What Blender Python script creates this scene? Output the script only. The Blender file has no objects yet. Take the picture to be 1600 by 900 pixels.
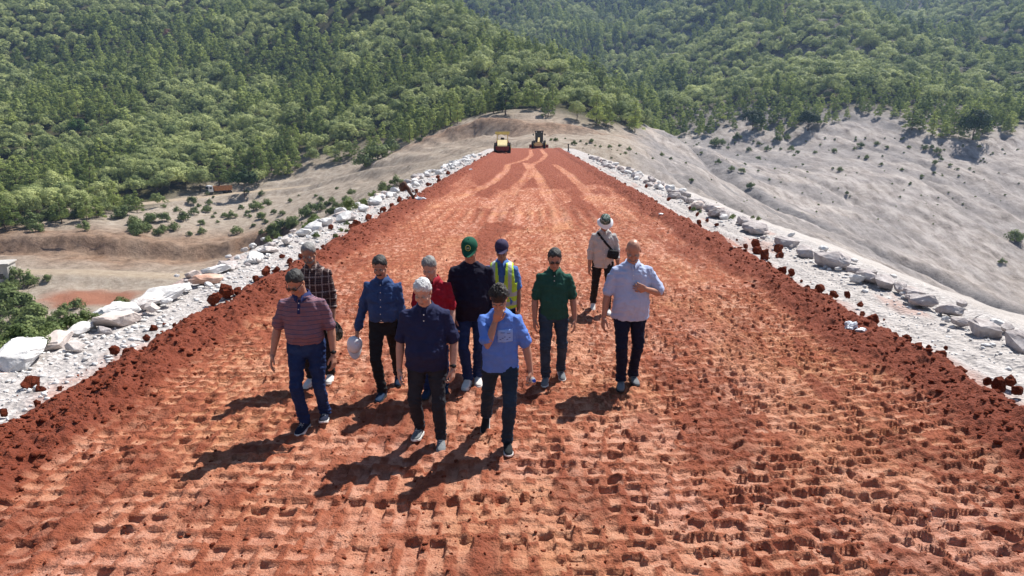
import bpy, bmesh, math, random
import numpy as np
from mathutils import Vector, Matrix, noise as mnoise

SC = bpy.context.scene
R = math.radians
# ------------------------------------------------------------------ camera
FOC = 1100.0; CAM_H = 3.1
PITCH = math.atan(245.0/FOC); YAW = math.atan(27.0/FOC)
cam_d = bpy.data.cameras.new('camera'); cam = bpy.data.objects.new('camera', cam_d)
SC.collection.objects.link(cam); SC.camera = cam
cam_d.sensor_width = 36.0; cam_d.lens = FOC/1600*36.0
cam_d.clip_start = 0.1; cam_d.clip_end = 6000
cam.location = (0, 0, CAM_H)
cam.rotation_euler = (math.pi/2-PITCH, 0, YAW)
# ------------------------------------------------------------------ light
SUN_EL = 55.0; SUN_DIR = (0.66, 0.75)          # where the sun stands (from the right, beyond the crest)
az = math.atan2(SUN_DIR[0], SUN_DIR[1])        # clockwise from +Y
wd = bpy.data.worlds.new('World'); SC.world = wd; wd.use_nodes = True
nt = wd.node_tree; nt.nodes.clear()
sky = nt.nodes.new('ShaderNodeTexSky'); sky.sky_type = 'NISHITA'; sky.sun_disc = False
sky.sun_elevation = R(SUN_EL); sky.sun_rotation = az
sky.air_density = 1.0; sky.dust_density = 1.2; sky.altitude = 900
bgn = nt.nodes.new('ShaderNodeBackground'); bgn.inputs[1].default_value = 0.066
wo = nt.nodes.new('ShaderNodeOutputWorld')
nt.links.new(sky.outputs[0], bgn.inputs[0]); nt.links.new(bgn.outputs[0], wo.inputs[0])
sun_d = bpy.data.lights.new('sun', 'SUN'); sun_d.energy = 5.0; sun_d.angle = R(0.53); sun_d.color = (1.0, 0.955, 0.89)
sun = bpy.data.objects.new('sun', sun_d); SC.collection.objects.link(sun)
sdir = Vector((math.sin(az)*math.cos(R(SUN_EL)), math.cos(az)*math.cos(R(SUN_EL)), math.sin(R(SUN_EL))))
sun.rotation_euler = sdir.to_track_quat('Z', 'Y').to_euler()
SC.view_settings.view_transform = 'Standard'; SC.view_settings.look = 'None'
SC.view_settings.gamma = 1.0; SC.view_settings.exposure = 0.80
SC.view_settings.use_curve_mapping = False
SC.render.engine = 'CYCLES'; SC.cycles.use_denoising = True; SC.cycles.denoising_prefilter = 'ACCURATE'; SC.cycles.sample_clamp_indirect = 2.0; SC.cycles.volume_bounces = 0; SC.cycles.max_bounces = 6

# ------------------------------------------------------------------ helpers
rng = np.random.default_rng(7); random.seed(7)
CT, ST = math.cos(PITCH), math.sin(PITCH); CY, SY = math.cos(YAW), math.sin(YAW)

def place(px, py, D):
    """world point seen at photo position px,py at forward distance D."""
    u = px-800.0; v = py-450.0
    h = FOC*CT - v*ST; s = D/h
    lat = u*s; z = CAM_H + (-FOC*ST - v*CT)*s
    return (lat*CY - D*SY, lat*SY + D*CY, z)
def xy_at(px, D):
    lat = (px-800.0)*D/(FOC*CT+245*ST)
    return (lat*CY - D*SY, lat*SY + D*CY)
def ground_at(px, py, z=0.0):
    u = px-800.0; v = py-450.0
    h = FOC*CT - v*ST; w = -FOC*ST - v*CT
    s = (z-CAM_H)/w; D = h*s; lat = u*s
    return Vector((lat*CY - D*SY, lat*SY + D*CY, z))
def project(X, Y, Z):
    D = -X*SY + Y*CY; L = X*CY + Y*SY; dz = Z-CAM_H
    dep = D*CT - dz*ST; dn = -D*ST - dz*CT
    return 800+FOC*L/dep, 450+FOC*dn/dep, dep

def _hash(i, j, s):
    n = (i*374761393 + j*668265263 + s*2147483647 + 1013904223) & 0xffffffff
    n = ((n ^ (n >> 13))*1274126177) & 0xffffffff
    n = ((n ^ (n >> 16))*2246822519) & 0xffffffff
    return ((n ^ (n >> 15)) & 0xffffff)/float(0xffffff)
def vnoise(x, y, s=0):
    x = np.asarray(x, float); y = np.asarray(y, float)
    xi = np.floor(x).astype(np.int64); yi = np.floor(y).astype(np.int64)
    fx = x-xi; fy = y-yi; fx = fx*fx*(3-2*fx); fy = fy*fy*(3-2*fy)
    a = _hash(xi, yi, s); b = _hash(xi+1, yi, s); c = _hash(xi, yi+1, s); d = _hash(xi+1, yi+1, s)
    return (a+(b-a)*fx)*(1-fy)+(c+(d-c)*fx)*fy
def fbm(x, y, o=4, s=0):
    t = 0; a = 0.5; n = 0
    for k in range(o):
        t = t + a*vnoise(x*2**k+17.3*k, y*2**k-9.1*k, s+k); n += a; a *= 0.5
    return t/n
def sstep(a, b, x):
    t = np.clip((x-a)/(b-a), 0, 1); return t*t*(3-2*t)

def link(o, parent=None):
    SC.collection.objects.link(o)
    if parent is not None: o.parent = parent
    return o
def mesh_obj(name, verts, faces, mat=None, parent=None, smooth=False):
    me = bpy.data.meshes.new(name)
    me.from_pydata([tuple(v) for v in verts], [], [tuple(f) for f in faces])
    if mat: me.materials.append(mat)
    if smooth: me.shade_smooth()
    return link(bpy.data.objects.new(name, me), parent)
def np_mesh(name, V, F, mat=None, smooth=True):
    me = bpy.data.meshes.new(name)
    V = np.asarray(V, np.float32); F = np.asarray(F, np.int32); k = F.shape[1]
    me.vertices.add(len(V)); me.vertices.foreach_set('co', V.ravel())
    me.loops.add(F.size); me.loops.foreach_set('vertex_index', F.ravel())
    me.polygons.add(len(F)); me.polygons.foreach_set('loop_start', np.arange(0, F.size, k, dtype=np.int32))
    if mat: me.materials.append(mat)
    me.update(calc_edges=True); me.validate()
    if smooth: me.shade_smooth()
    return me
def grid_faces(nx, ny):
    i = np.arange(nx-1); j = np.arange(ny-1); I, J = np.meshgrid(i, j)
    a = (J*nx+I).ravel(); return np.stack([a, a+1, a+1+nx, a+nx], 1)
def fattr(me, name, arr):
    at = me.attributes.new(name, 'FLOAT', 'POINT'); at.data.foreach_set('value', np.asarray(arr, np.float32).ravel())
def tag(o, label=None, cat=None, group=None, kind=None):
    if label: o['label'] = label
    if cat: o['category'] = cat
    if group: o['group'] = group
    if kind: o['kind'] = kind
    return o
def empty(name, loc=(0, 0, 0), rz=0):
    o = bpy.data.objects.new(name, None); o.empty_display_size = 0.1
    o.location = loc; o.rotation_euler = (0, 0, rz); return link(o)
def copy_tree(o, parent=None):
    c = o.copy(); link(c, parent)
    for ch in list(o.children):
        copy_tree(ch, c)
    return c

# ------------------------------------------------------------------ material helper
class NT:
    def __init__(s, name, rough=0.8, spec=0.3):
        s.m = bpy.data.materials.new(name); s.m.use_nodes = True; s.t = s.m.node_tree
        s.b = s.t.nodes['Principled BSDF']; s.b.inputs['Roughness'].default_value = rough
        s.b.inputs['Specular IOR Level'].default_value = spec
    def n(s, typ, **kw):
        nd = s.t.nodes.new(typ)
        for k, v in kw.items():
            if k.startswith('i_'): nd.inputs[int(k[2:])].default_value = v
            else: setattr(nd, k, v)
        return nd
    def l(s, a, b): s.t.links.new(a, b)
    def noise(s, scale, detail=4, rough=0.55, coord='Object', dist=0.0):
        tc = s.n('ShaderNodeTexCoord'); nz = s.n('ShaderNodeTexNoise')
        nz.inputs['Scale'].default_value = scale; nz.inputs['Detail'].default_value = detail
        nz.inputs['Roughness'].default_value = rough; nz.inputs['Distortion'].default_value = dist
        s.l(tc.outputs[coord], nz.inputs['Vector']); return nz.outputs['Fac']
    def ramp(s, fac, stops):
        r = s.n('ShaderNodeValToRGB'); e = r.color_ramp.elements
        while len(e) < len(stops): e.new(0.5)
        for k, (p, c) in enumerate(stops):
            e[k].position = p; e[k].color = (*c, 1) if len(c) == 3 else c
        s.l(fac, r.inputs[0]); return r.outputs[0]
    def attr(s, name):
        a = s.n('ShaderNodeAttribute'); a.attribute_name = name; return a.outputs['Fac']
    def mix(s, fac, a, b, mode='MIX'):
        m = s.n('ShaderNodeMix'); m.data_type = 'RGBA'; m.blend_type = mode
        if isinstance(fac, (int, float)): m.inputs[0].default_value = fac
        else: s.l(fac, m.inputs[0])
        for k, c in ((6, a), (7, b)):
            if isinstance(c, tuple): m.inputs[k].default_value = (*c, 1)
            else: s.l(c, m.inputs[k])
        return m.outputs[2]
    def math(s, op, a, b=None):
        m = s.n('ShaderNodeMath'); m.operation = op
        for k, c in ((0, a), (1, b)):
            if c is None: continue
            if isinstance(c, (int, float)): m.inputs[k].default_value = c
            else: s.l(c, m.inputs[k])
        return m.outputs[0]
    def bump(s, h, strength, dist):
        b = s.n('ShaderNodeBump'); b.inputs['Strength'].default_value = strength; b.inputs['Distance'].default_value = dist
        s.l(h, b.inputs['Height']); s.l(b.outputs[0], s.b.inputs['Normal'])
    def col(s, c):
        if isinstance(c, tuple): s.b.inputs['Base Color'].default_value = (*c, 1)
        else: s.l(c, s.b.inputs['Base Color'])
        return s.m
def flat_mat(name, c, rough=0.6, spec=0.3, var=0.0, scale=20, metal=0.0, bump=0, bscale=60, bdist=0.004):
    k = NT(name, rough, spec); k.b.inputs['Metallic'].default_value = metal
    if var:
        nz = k.noise(scale, 4)
        k.col(k.ramp(nz, [(0.3, tuple(x*(1-var) for x in c)), (0.7, tuple(min(1, x*(1+var)) for x in c))]))
    else: k.col(c)
    if bump: k.bump(k.noise(bscale, 3), bump, bdist)
    return k.m
# ------------------------------------------------------------------ terrain: spot heights -> smooth surface
CP = [ # (photo x, photo y, distance)
 (-150,600,75),(0,600,75),(-150,500,100),(0,500,100),(120,500,100),(0,430,125),(150,450,118),(300,432,125),
 (0,396,140),(0,371,145),(160,392,140),(160,366,146),(330,398,146),(330,366,156),(0,335,165),(110,330,180),
 (-200,340,165),(-200,600,75),(-200,400,135),
 (200,318,200),(343,304,210),(430,296,212),(500,290,208),(560,268,195),(650,256,172),(740,243,150),
 (450,340,165),(520,310,165),(420,385,140),(560,310,140),(620,275,150),(680,258,140),
 (640,225,212),(700,200,214),(760,181,208),(830,180,202),(890,192,200),(930,206,192),(700,228,185),(780,215,172),(840,210,168),(600,240,215),
 (800,225,138),(880,222,140),(950,232,140),(960,215,170),
 (0,200,290),(0,100,400),(0,0,520),(-300,200,280),(-300,0,500),(0,-80,640),(-400,-80,640),
 (300,200,300),(300,100,400),(300,0,500),(300,-60,600),(500,200,280),(500,100,370),(500,0,460),(450,250,240),
 (650,5,440),(640,130,310),(740,130,285),(740,50,380),(830,95,320),(830,150,262),(900,135,280),(960,172,245),(1000,199,225),
 (1000,270,130),(1040,235,180),(1100,290,130),(1200,330,110),(1060,223,255),(1010,203,300),
 (1150,290,190),(1225,322,172),(1300,352,160),(1400,395,148),(1500,440,138),(1600,488,128),(1750,560,110),
 (1250,370,90),(1400,430,85),(1600,530,75),
 (1040,212,300),(1100,212,290),(1160,210,285),(1250,208,272),(1360,188,262),(1440,200,250),(1520,214,236),(1600,203,240),(1800,200,240),
 (1300,270,205),(1450,290,195),(1600,330,180),(1800,350,165),(1150,245,240),
 (1100,150,350),(1100,100,430),(1100,40,540),(1360,30,440),(1330,120,325),(1290,60,400),(1250,0,470),(1200,-60,560),(1220,120,360),(1180,60,450),
 (1600,165,330),(1520,130,430),(1460,85,530),(1400,35,640),(1350,-15,760),(1440,160,320),
 (1600,100,390),(1600,20,480),(1560,50,470),(1800,100,350),(1900,0,500),(1520,10,600),
 (1000,165,320),(1020,120,470),(990,80,570),(960,40,660),(920,0,760),(860,50,620),(800,0,720),(700,0,720),(900,-40,800),(1100,-40,700),(1300,-60,820),(1600,-60,640),
]
pts = [place(*c) for c in CP]
def dip(px, D, z): x, y = xy_at(px, D); return (x, y, z)
pts += [dip(760,520,42), dip(850,430,22), dip(930,350,6), dip(990,275,3), dip(700,620,70)]      # valley behind the spur
pts += [(-20,20,-27),(20,20,-24),(0,60,-22),(0,100,-12),(-30,60,-25),(-60,0,-26),(60,0,-28),(40,50,-24),(-25,105,-14),(30,100,-12),(0,-60,-10),
        (-80,-80,-5),(80,-80,-10),(140,0,-30),(-140,0,-18),(160,80,-30),(-200,60,0),(-300,0,40),(300,0,10),(300,120,0)]
P = np.array(pts); N = len(P)
def _U(r2): return np.where(r2 > 1e-9, 0.5*r2*np.log(np.maximum(r2, 1e-9)), 0)
S0 = 100.0; A = P[:, :2]/S0
K = _U(((A[:, None]-A[None])**2).sum(-1)) + np.eye(N)*0.004
Q = np.c_[np.ones(N), A]
L = np.zeros((N+3, N+3)); L[:N, :N] = K; L[:N, N:] = Q; L[N:, :N] = Q.T
W = np.linalg.solve(L, np.r_[P[:, 2], 0, 0, 0])
def tps(x, y):
    x = np.asarray(x, float)/S0; y = np.asarray(y, float)/S0; sh = x.shape
    x = x.ravel(); y = y.ravel(); out = np.empty(len(x))
    for i in range(0, len(x), 20000):
        xs = x[i:i+20000]; ys = y[i:i+20000]
        r2 = (xs[:, None]-A[None, :, 0])**2+(ys[:, None]-A[None, :, 1])**2
        out[i:i+20000] = _U(r2)@W[:N]+W[N]+W[N+1]*xs+W[N+2]*ys
    return out.reshape(sh)

# tree line: distance of the first trees in each direction
TLX = [-600,0,120,200,280,343,430,520,560,600,640,700,760,830,930,965,1000,1030,1060,1100,1160,1250,1360,1440,1520,1600,2200]
TLD = [150,153,160,176,205,219,224,223,221,219,217,216,210,204,198,200,220,265,298,290,284,271,261,249,235,240,240]
def polar(x, y):
    D = -x*SY+y*CY; Lt = x*CY+y*SY
    return 800+Lt/np.maximum(D, 1)*(FOC*CT+245*ST), D
def forest_d(x, y):
    px, D = polar(x, y)
    jit = (vnoise(x/14, y/14, 5)-0.5)*12 + (vnoise(x/40, y/40, 6)-0.5)*10
    return np.where(D < 20, -50, D-np.interp(px, TLX, TLD)+jit)

ROAD = [(-60,338,176),(60,330,180),(190,322,192),(260,314,200),(343,304,210),(430,296,212),(500,288,208),(545,276,200),(600,262,186),(670,254,168),(740,243,150),(775,234,140)]
ROAD = np.array([place(*c) for c in ROAD])
TRACK = np.array([place(*c) for c in [(-40,425,122),(120,424,124),(250,430,126),(330,432,128),(420,415,134),(470,395,140),(520,352,148)]])
def dist_line(x, y, PL):
    best = np.full(np.shape(x), 1e9); zb = np.zeros(np.shape(x)); side = np.zeros(np.shape(x))
    for a, b in zip(PL[:-1], PL[1:]):
        d = b[:2]-a[:2]; L2 = (d**2).sum()
        t = np.clip(((x-a[0])*d[0]+(y-a[1])*d[1])/L2, 0, 1)
        qx = a[0]+t*d[0]; qy = a[1]+t*d[1]; r = np.hypot(x-qx, y-qy)
        m = r < best; best = np.where(m, r, best); zb = np.where(m, a[2]+t*(b[2]-a[2]), zb)
        side = np.where(m, np.sign((x-a[0])*d[1]-(y-a[1])*d[0]), side)
    return best, zb, side

GULLY = np.array([place(*c) for c in [(1050,218,262),(1062,224,252),(1105,256,218),(1150,290,190),(1225,322,172),(1300,352,160),(1400,395,148),(1500,440,138),(1600,488,128),(1800,590,105)]])
def terrain_z(x, y, full=False):
    z = tps(x, y)
    px, D = polar(x, y)
    fd = forest_d(x, y); f = sstep(-5, 25, fd)
    # broad gullies and spurs of the wooded hills
    z = z + f*((fbm(x/95+3, y/95, 3, 11)-0.5)*26*sstep(0, 150, fd) + (fbm(x/30, y/30, 3, 12)-0.5)*5)
    # bare slopes: rills running down towards the gully
    bare = 1-f; right = sstep(950, 1050, px)
    wx = x+6*(fbm(x/25, y/25, 2, 19)-0.5)+0.25*y
    r1 = np.abs(fbm(wx/13, y/85, 3, 21)-0.5)*2; r2_ = np.abs(fbm(wx/4.5, y/40, 3, 20)-0.5)*2
    z = z - (1-f)*right*sstep(1080, 1160, px)*1.6*(1-sstep(-15, 1, fd))*1.0
    z = z + bare*right*((fbm(x/30, y/30, 4, 22)-0.5)*2.2 - (1-r1)**5*1.5*sstep(15, 40, dist_line(x, y, GULLY)[0]+0*x) - (1-r2_)**5*0.55 + (fbm(x/5, y/5, 3, 23)-0.5)*1.0 + (fbm(x/1.8+y/6, y/1.1, 3, 24)-0.5)*0.55)
    left = 1-right
    zn = (fbm(x/22, y/22, 4, 31)-0.5)*2.6 + (fbm(x/5, y/5, 3, 32)-0.5)*1.2+(fbm(x/1.7, y/1.7, 3, 34)-0.5)*0.45
    z = z + bare*left*zn
    dg_, zg_, sg_ = dist_line(x, y, GULLY); dgw = dg_+2.5*(fbm(x/7, y/7, 3, 25)-0.5)
    z = z-2.4*(1-sstep(0, 5.5, dgw)) - 1.0*(1-sstep(0, 1.6, dgw)) + 0.9*np.exp(-((dgw-7.5)/3.5)**2)
    # earth ledges on the cut behind the far end of the crest
    kn = np.exp(-(((px-760)/190)**2))*sstep(138, 150, D)*(1-sstep(-2, 8, fd))
    st = z/2.2 + fbm(x/12, y/12, 3, 33)*0.8; saw = st-np.floor(st)
    z = z + kn*(sstep(0.55, 0.95, saw)-saw)*1.3
    kn2 = np.exp(-(((px-810)/130)**4)); z = z-3.0*kn2*np.exp(-((fd+22)/5.5)**2)+1.2*kn2*np.exp(-((fd+12)/3)**2)
    kn = np.maximum(kn, 0)
    # cut bank on the left
    dl = D-np.interp(px, [-300,0,160,330,420,480], [141,142,142,150,152,156]) + (fbm(x/6, y/6, 3, 41)-0.5)*4
    cut = np.exp(-(dl/9)**2)*(1-sstep(400, 470, px))
    z = z + cut*(np.tanh(dl/0.6)*1.6-np.clip(dl/8, -1, 1)*1.5)*left
    dr, zr, sd = dist_line(x, y, ROAD)
    w = 1-sstep(3.2, 7.5, dr); z = z*(1-w)+zr*w
    dt, zt, s2 = dist_line(x, y, TRACK)
    w2 = 1-sstep(2.0, 6, dt); z = z*(1-w2)+zt*w2
    if full: return z, f, right, dr, dt, cut, kn
    return z

def spaced(a, segs):
    out = [a]
    for end, st in segs:
        n = max(1, int(round((end-out[-1])/st))); out += list(np.linspace(out[-1], end, n+1)[1:])
    return np.array(out)
gx = spaced(-620, [(-200, 6), (-120, 2.2), (-20, 0.9), (20, 1.6), (130, 0.9), (250, 2.0), (760, 6)])
gy = spaced(-90, [(60, 5), (95, 1.6), (230, 0.9), (330, 2.0), (1000, 6)])
GX, GY = np.meshgrid(gx, gy)
GZ, Ff, Rt, DR, DT, CU, KN = terrain_z(GX, GY, True)
def zg(x, y):      # interpolate the built surface
    i = np.clip(np.searchsorted(gx, x)-1, 0, len(gx)-2); j = np.clip(np.searchsorted(gy, y)-1, 0, len(gy)-2)
    u = (x-gx[i])/(gx[i+1]-gx[i]); v = (y-gy[j])/(gy[j+1]-gy[j])
    return (GZ[j, i]*(1-u)+GZ[j, i+1]*u)*(1-v)+(GZ[j+1, i]*(1-u)+GZ[j+1, i+1]*u)*v

k = NT('earth', 0.95, 0.1)
n1 = k.noise(0.08, 6, 0.6); n2 = k.noise(0.55, 8, 0.75); n3 = k.noise(5.0, 4, 0.7)
tc = k.n('ShaderNodeTexCoord'); mp = k.n('ShaderNodeMapping'); mp.inputs['Rotation'].default_value = (0, 0, 0.5); mp.inputs['Scale'].default_value = (0.5, 0.06, 0.5)
k.l(tc.outputs['Object'], mp.inputs['Vector']); ns = k.n('ShaderNodeTexNoise'); ns.inputs['Scale'].default_value = 1.0; ns.inputs['Detail'].default_value = 7; ns.inputs['Roughness'].default_value = 0.65
k.l(mp.outputs[0], ns.inputs['Vector'])
tan = k.ramp(n2, [(0.3, (0.21, 0.165, 0.125)), (0.5, (0.37, 0.31, 0.25)), (0.7, (0.51, 0.45, 0.38))])
grey = k.ramp(ns.outputs['Fac'], [(0.28, (0.12, 0.10, 0.09)), (0.44, (0.33, 0.29, 0.265)), (0.62, (0.52, 0.47, 0.44))])
soil = k.mix(k.attr('right'), tan, grey)
soil = k.mix(k.math('MULTIPLY', k.ramp(n1, [(0.45, (0, 0, 0)), (0.65, (1, 1, 1))]), 0.25), soil, (0.42, 0.35, 0.28))
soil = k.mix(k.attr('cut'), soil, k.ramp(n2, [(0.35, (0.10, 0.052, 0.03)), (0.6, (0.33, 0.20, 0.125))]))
soil = k.mix(k.attr('red'), soil, (0.34, 0.155, 0.10))
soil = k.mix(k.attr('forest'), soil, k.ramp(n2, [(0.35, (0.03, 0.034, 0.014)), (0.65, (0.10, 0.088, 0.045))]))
soil = k.mix(k.attr('road'), soil, k.ramp(n2, [(0.3, (0.36, 0.28, 0.20)), (0.7, (0.50, 0.41, 0.31))]))
soil = k.mix(k.attr('wash'), soil, k.ramp(n2, [(0.35, (0.15, 0.14, 0.14)), (0.65, (0.30, 0.28, 0.275))]))
soil = k.mix(k.attr('dark'), soil, (0.22, 0.18, 0.155))
soil = k.mix(0.5, soil, k.ramp(n3, [(0.3, (0.62, 0.6, 0.58)), (0.65, (1.1, 1.1, 1.1))]), 'MULTIPLY')
k.col(soil); hh = k.math('ADD', k.math('MULTIPLY', n2, 0.7), k.math('MULTIPLY', n3, 0.3)); n4 = k.noise(14, 4, 0.8); hh = k.math('ADD', hh, k.math('MULTIPLY', n4, 0.12)); k.bump(hh, 1.0, 0.8)
M_EARTH = k.m
gpx0 = polar(GX, GY)[0]
me = np_mesh('hillside_terrain', np.stack([GX, GY, GZ], -1).reshape(-1, 3), grid_faces(len(gx), len(gy)), M_EARTH)
DGU = dist_line(GX, GY, GULLY); WX = GX+6*(fbm(GX/25, GY/25, 2, 19)-0.5)+0.25*GY; RL = (1-np.abs(fbm(WX/13, GY/85, 3, 21)-0.5)*2)**6
fattr(me, 'wash', np.clip(RL*0.55*Rt+(1-sstep(1.5, 8.0, DGU[0]+5*(fbm(GX/8, GY/8, 3, 26)-0.5)))*0.85 + Rt*0.5*sstep(0.5, 0.62, fbm((GX+GY)/9, GY/34, 4, 27))*(1-sstep(1380, 1500, gpx0)), 0, 1))
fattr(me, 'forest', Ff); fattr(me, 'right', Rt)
gpx, gD = polar(GX, GY)
darkroad = sstep(545, 575, gpx)*(1-sstep(1, 1, gpx*0+0))
road = (1-sstep(2.6, 4.2, DR))
fattr(me, 'road', np.clip(road*(1-sstep(540, 570, gpx))+(1-sstep(1.8, 3.6, DT))*0.8, 0, 1))
fattr(me, 'dark', np.clip((1-sstep(2.6, 4.2, DR))*sstep(545, 575, gpx)*(gpx < 780), 0, 1)*0.9)
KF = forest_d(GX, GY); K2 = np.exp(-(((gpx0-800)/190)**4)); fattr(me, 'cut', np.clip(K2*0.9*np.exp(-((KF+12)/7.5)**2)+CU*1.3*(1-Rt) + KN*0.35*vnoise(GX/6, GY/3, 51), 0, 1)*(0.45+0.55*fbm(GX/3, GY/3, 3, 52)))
rp = place(140, 462, 112); fattr(me, 'red', (1-sstep(3.5, 6.5, np.hypot((GX-rp[0])*0.6, GY-rp[1])+3*(fbm(GX/4, GY/4, 3, 53)-0.5))))
tag(link(bpy.data.objects.new('hillside_terrain', me)), kind='structure')

# ------------------------------------------------------------------ dam embankment (crest 0, falling both ways)
DAM_Y0, DAM_Y1 = -70.0, 134.0
def dam_z(x, y):
    z = np.where(x < 0, -np.maximum(0, -x-7.6)/1.9, -np.maximum(0, x-8.2)/2.65)
    sh = sstep(5.0, 6.0, np.abs(x))*(1-sstep(9, 14, np.abs(x)))
    z = z + sh*((fbm(x/0.9, y/0.9, 4, 61)-0.5)*0.16 + (fbm(x/0.15, y/0.15, 2, 62)-0.5)*0.05) - 0.06
    # wheel ruts on the right gravel strip
    for c in (6.15, 6.6): z = z - 0.05*np.exp(-((x-c-0.08*np.sin(y/5))/0.1)**2)
    out = sstep(9, 14, np.abs(x)); z = z + out*((fbm(x/9, y/14, 4, 63)-0.5)*1.4+(fbm(x/1.6, y/1.6, 3, 64)-0.5)*0.35)
    over = np.maximum(0, y-DAM_Y1+14); z = z - 0.006*over**2*sstep(6, 30, np.abs(x))
    return z
dx = spaced(-75, [(-14, 1.5), (-8.4, 0.16), (-5.2, 0.045), (5.2, 1.3), (8.6, 0.045), (16, 0.16), (110, 1.2)])
yy = [-70.0]
while yy[-1] < DAM_Y1:
    yy.append(yy[-1]+max(0.04, abs(yy[-1])*0.008) if yy[-1] > 3 else yy[-1]+(2.0 if yy[-1] < 0 else 0.1))
dy = np.array(yy)
DX, DY = np.meshgrid(dx, dy); DZ = dam_z(DX, DY)
k = NT('embankment_gravel', 0.9, 0.2)
n1 = k.noise(0.5, 5, 0.6); n2 = k.noise(9, 5, 0.75); tcx = k.n('ShaderNodeTexCoord'); vo = k.n('ShaderNodeTexVoronoi'); vo.inputs['Scale'].default_value = 14
k.l(tcx.outputs['Object'], vo.inputs['Vector'])
wg = k.ramp(n2, [(0.3, (0.24, 0.22, 0.21)), (0.5, (0.41, 0.38, 0.365)), (0.7, (0.56, 0.53, 0.51))])
wg = k.mix(0.35, wg, k.ramp(vo.outputs['Color'], [(0.2, (0.6, 0.6, 0.6)), (0.8, (1.15, 1.15, 1.15))]), 'MULTIPLY')
se = k.ramp(n1, [(0.3, (0.36, 0.325, 0.30)), (0.7, (0.49, 0.455, 0.43))])
se = k.mix(0.4, se, k.ramp(n2, [(0.3, (0.7, 0.7, 0.7)), (0.7, (1.1, 1.1, 1.1))]), 'MULTIPLY')
c = k.mix(k.attr('earthy'), wg, se)
c = k.mix(k.attr('stain'), c, (0.33, 0.12, 0.07))
k.col(c); k.bump(k.math('ADD', k.math('MULTIPLY', vo.outputs['Distance'], 0.8), n2), 0.8, 0.05)
me = np_mesh('embankment', np.stack([DX, DY, DZ], -1).reshape(-1, 3), grid_faces(len(dx), len(dy)), k.m)
fattr(me, 'earthy', sstep(8.2, 9.5, np.abs(DX)+0.6*fbm(DX, DY, 2, 65))+0.45*sstep(5.9, 6.6, DX)*(1-sstep(6.9, 7.3, DX)))
fattr(me, 'stain', (1-sstep(5.5, 6.3, np.abs(DX)))*sstep(0.35, 0.7, fbm(DX/0.5, DY/1.2, 4, 66))*0.8+sstep(0.62, 0.75, fbm(DX/0.7, DY/2.5, 3, 67))*0.35*(np.abs(DX) < 8))
tag(link(bpy.data.objects.new('embankment', me)), kind='structure')
# ------------------------------------------------------------------ red clay crest, stamped by a padfoot roller
def crop5(cx, cy): return (700+cx*0.1889, 160+cy*0.1889)
TYRE = [[crop5(*c) for c in l] for l in (
  [(680,392),(692,440),(640,480),(500,520),(480,575),(380,665),(240,735),(90,800),(-80,880)],
  [(770,392),(812,440),(770,485),(690,525),(712,590),(620,660),(540,740),(450,880),(380,1000)],
  [(650,520),(700,560),(735,600),(790,700),(840,800),(880,880),(960,1060)],
  [(640,505),(680,560),(640,640),(520,740),(330,880)],
  [(880,520),(1000,600),(1100,700),(1250,860)])]
TYRE = [np.array([tuple(ground_at(*p)) for p in l]) for l in TYRE]
def pads(x, y, seed, pxs, pys, fw, fh, rot, wob):
    c, s = math.cos(rot), math.sin(rot)
    X = x*c+y*s+wob*(vnoise(x/2.0, y/3.0, seed)-0.5); Y = -x*s+y*c+wob*(vnoise(x/3.0, y/2.0, seed+1)-0.5)
    row = np.floor(Y/pys); a = X/pxs+0.5*(row % 2)+0.15*(row % 3); col = np.floor(a)
    i = col.astype(np.int64); j = row.astype(np.int64)
    jx = (_hash(i, j, seed+2)-0.5)*0.10; jy = (_hash(i, j, seed+3)-0.5)*0.10
    fx = (a-col-0.5-jx)*pxs; fy = (Y/pys-row-0.5-jy)*pys
    w2 = fw*(0.85+0.3*_hash(i, j, seed+4)); h2 = fh*(0.85+0.4*_hash(i, j, seed+5))
    d = np.maximum(np.abs(fx)-w2/2, np.abs(fy)-h2/2)
    ins = 1-sstep(-0.012, 0.009, d)
    dep = 0.020+0.040*_hash(i, j, seed+6)
    dep = np.where(_hash(i, j, seed+7) < 0.17, dep*0.1, dep)
    tilt = (fx*(_hash(i, j, seed+8)-0.5)*0.5+fy*(0.35+0.55*_hash(i, j, seed+9)))
    return np.maximum(ins*(dep+tilt*0.55), 0), ins*(dep > 0.01)
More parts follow.
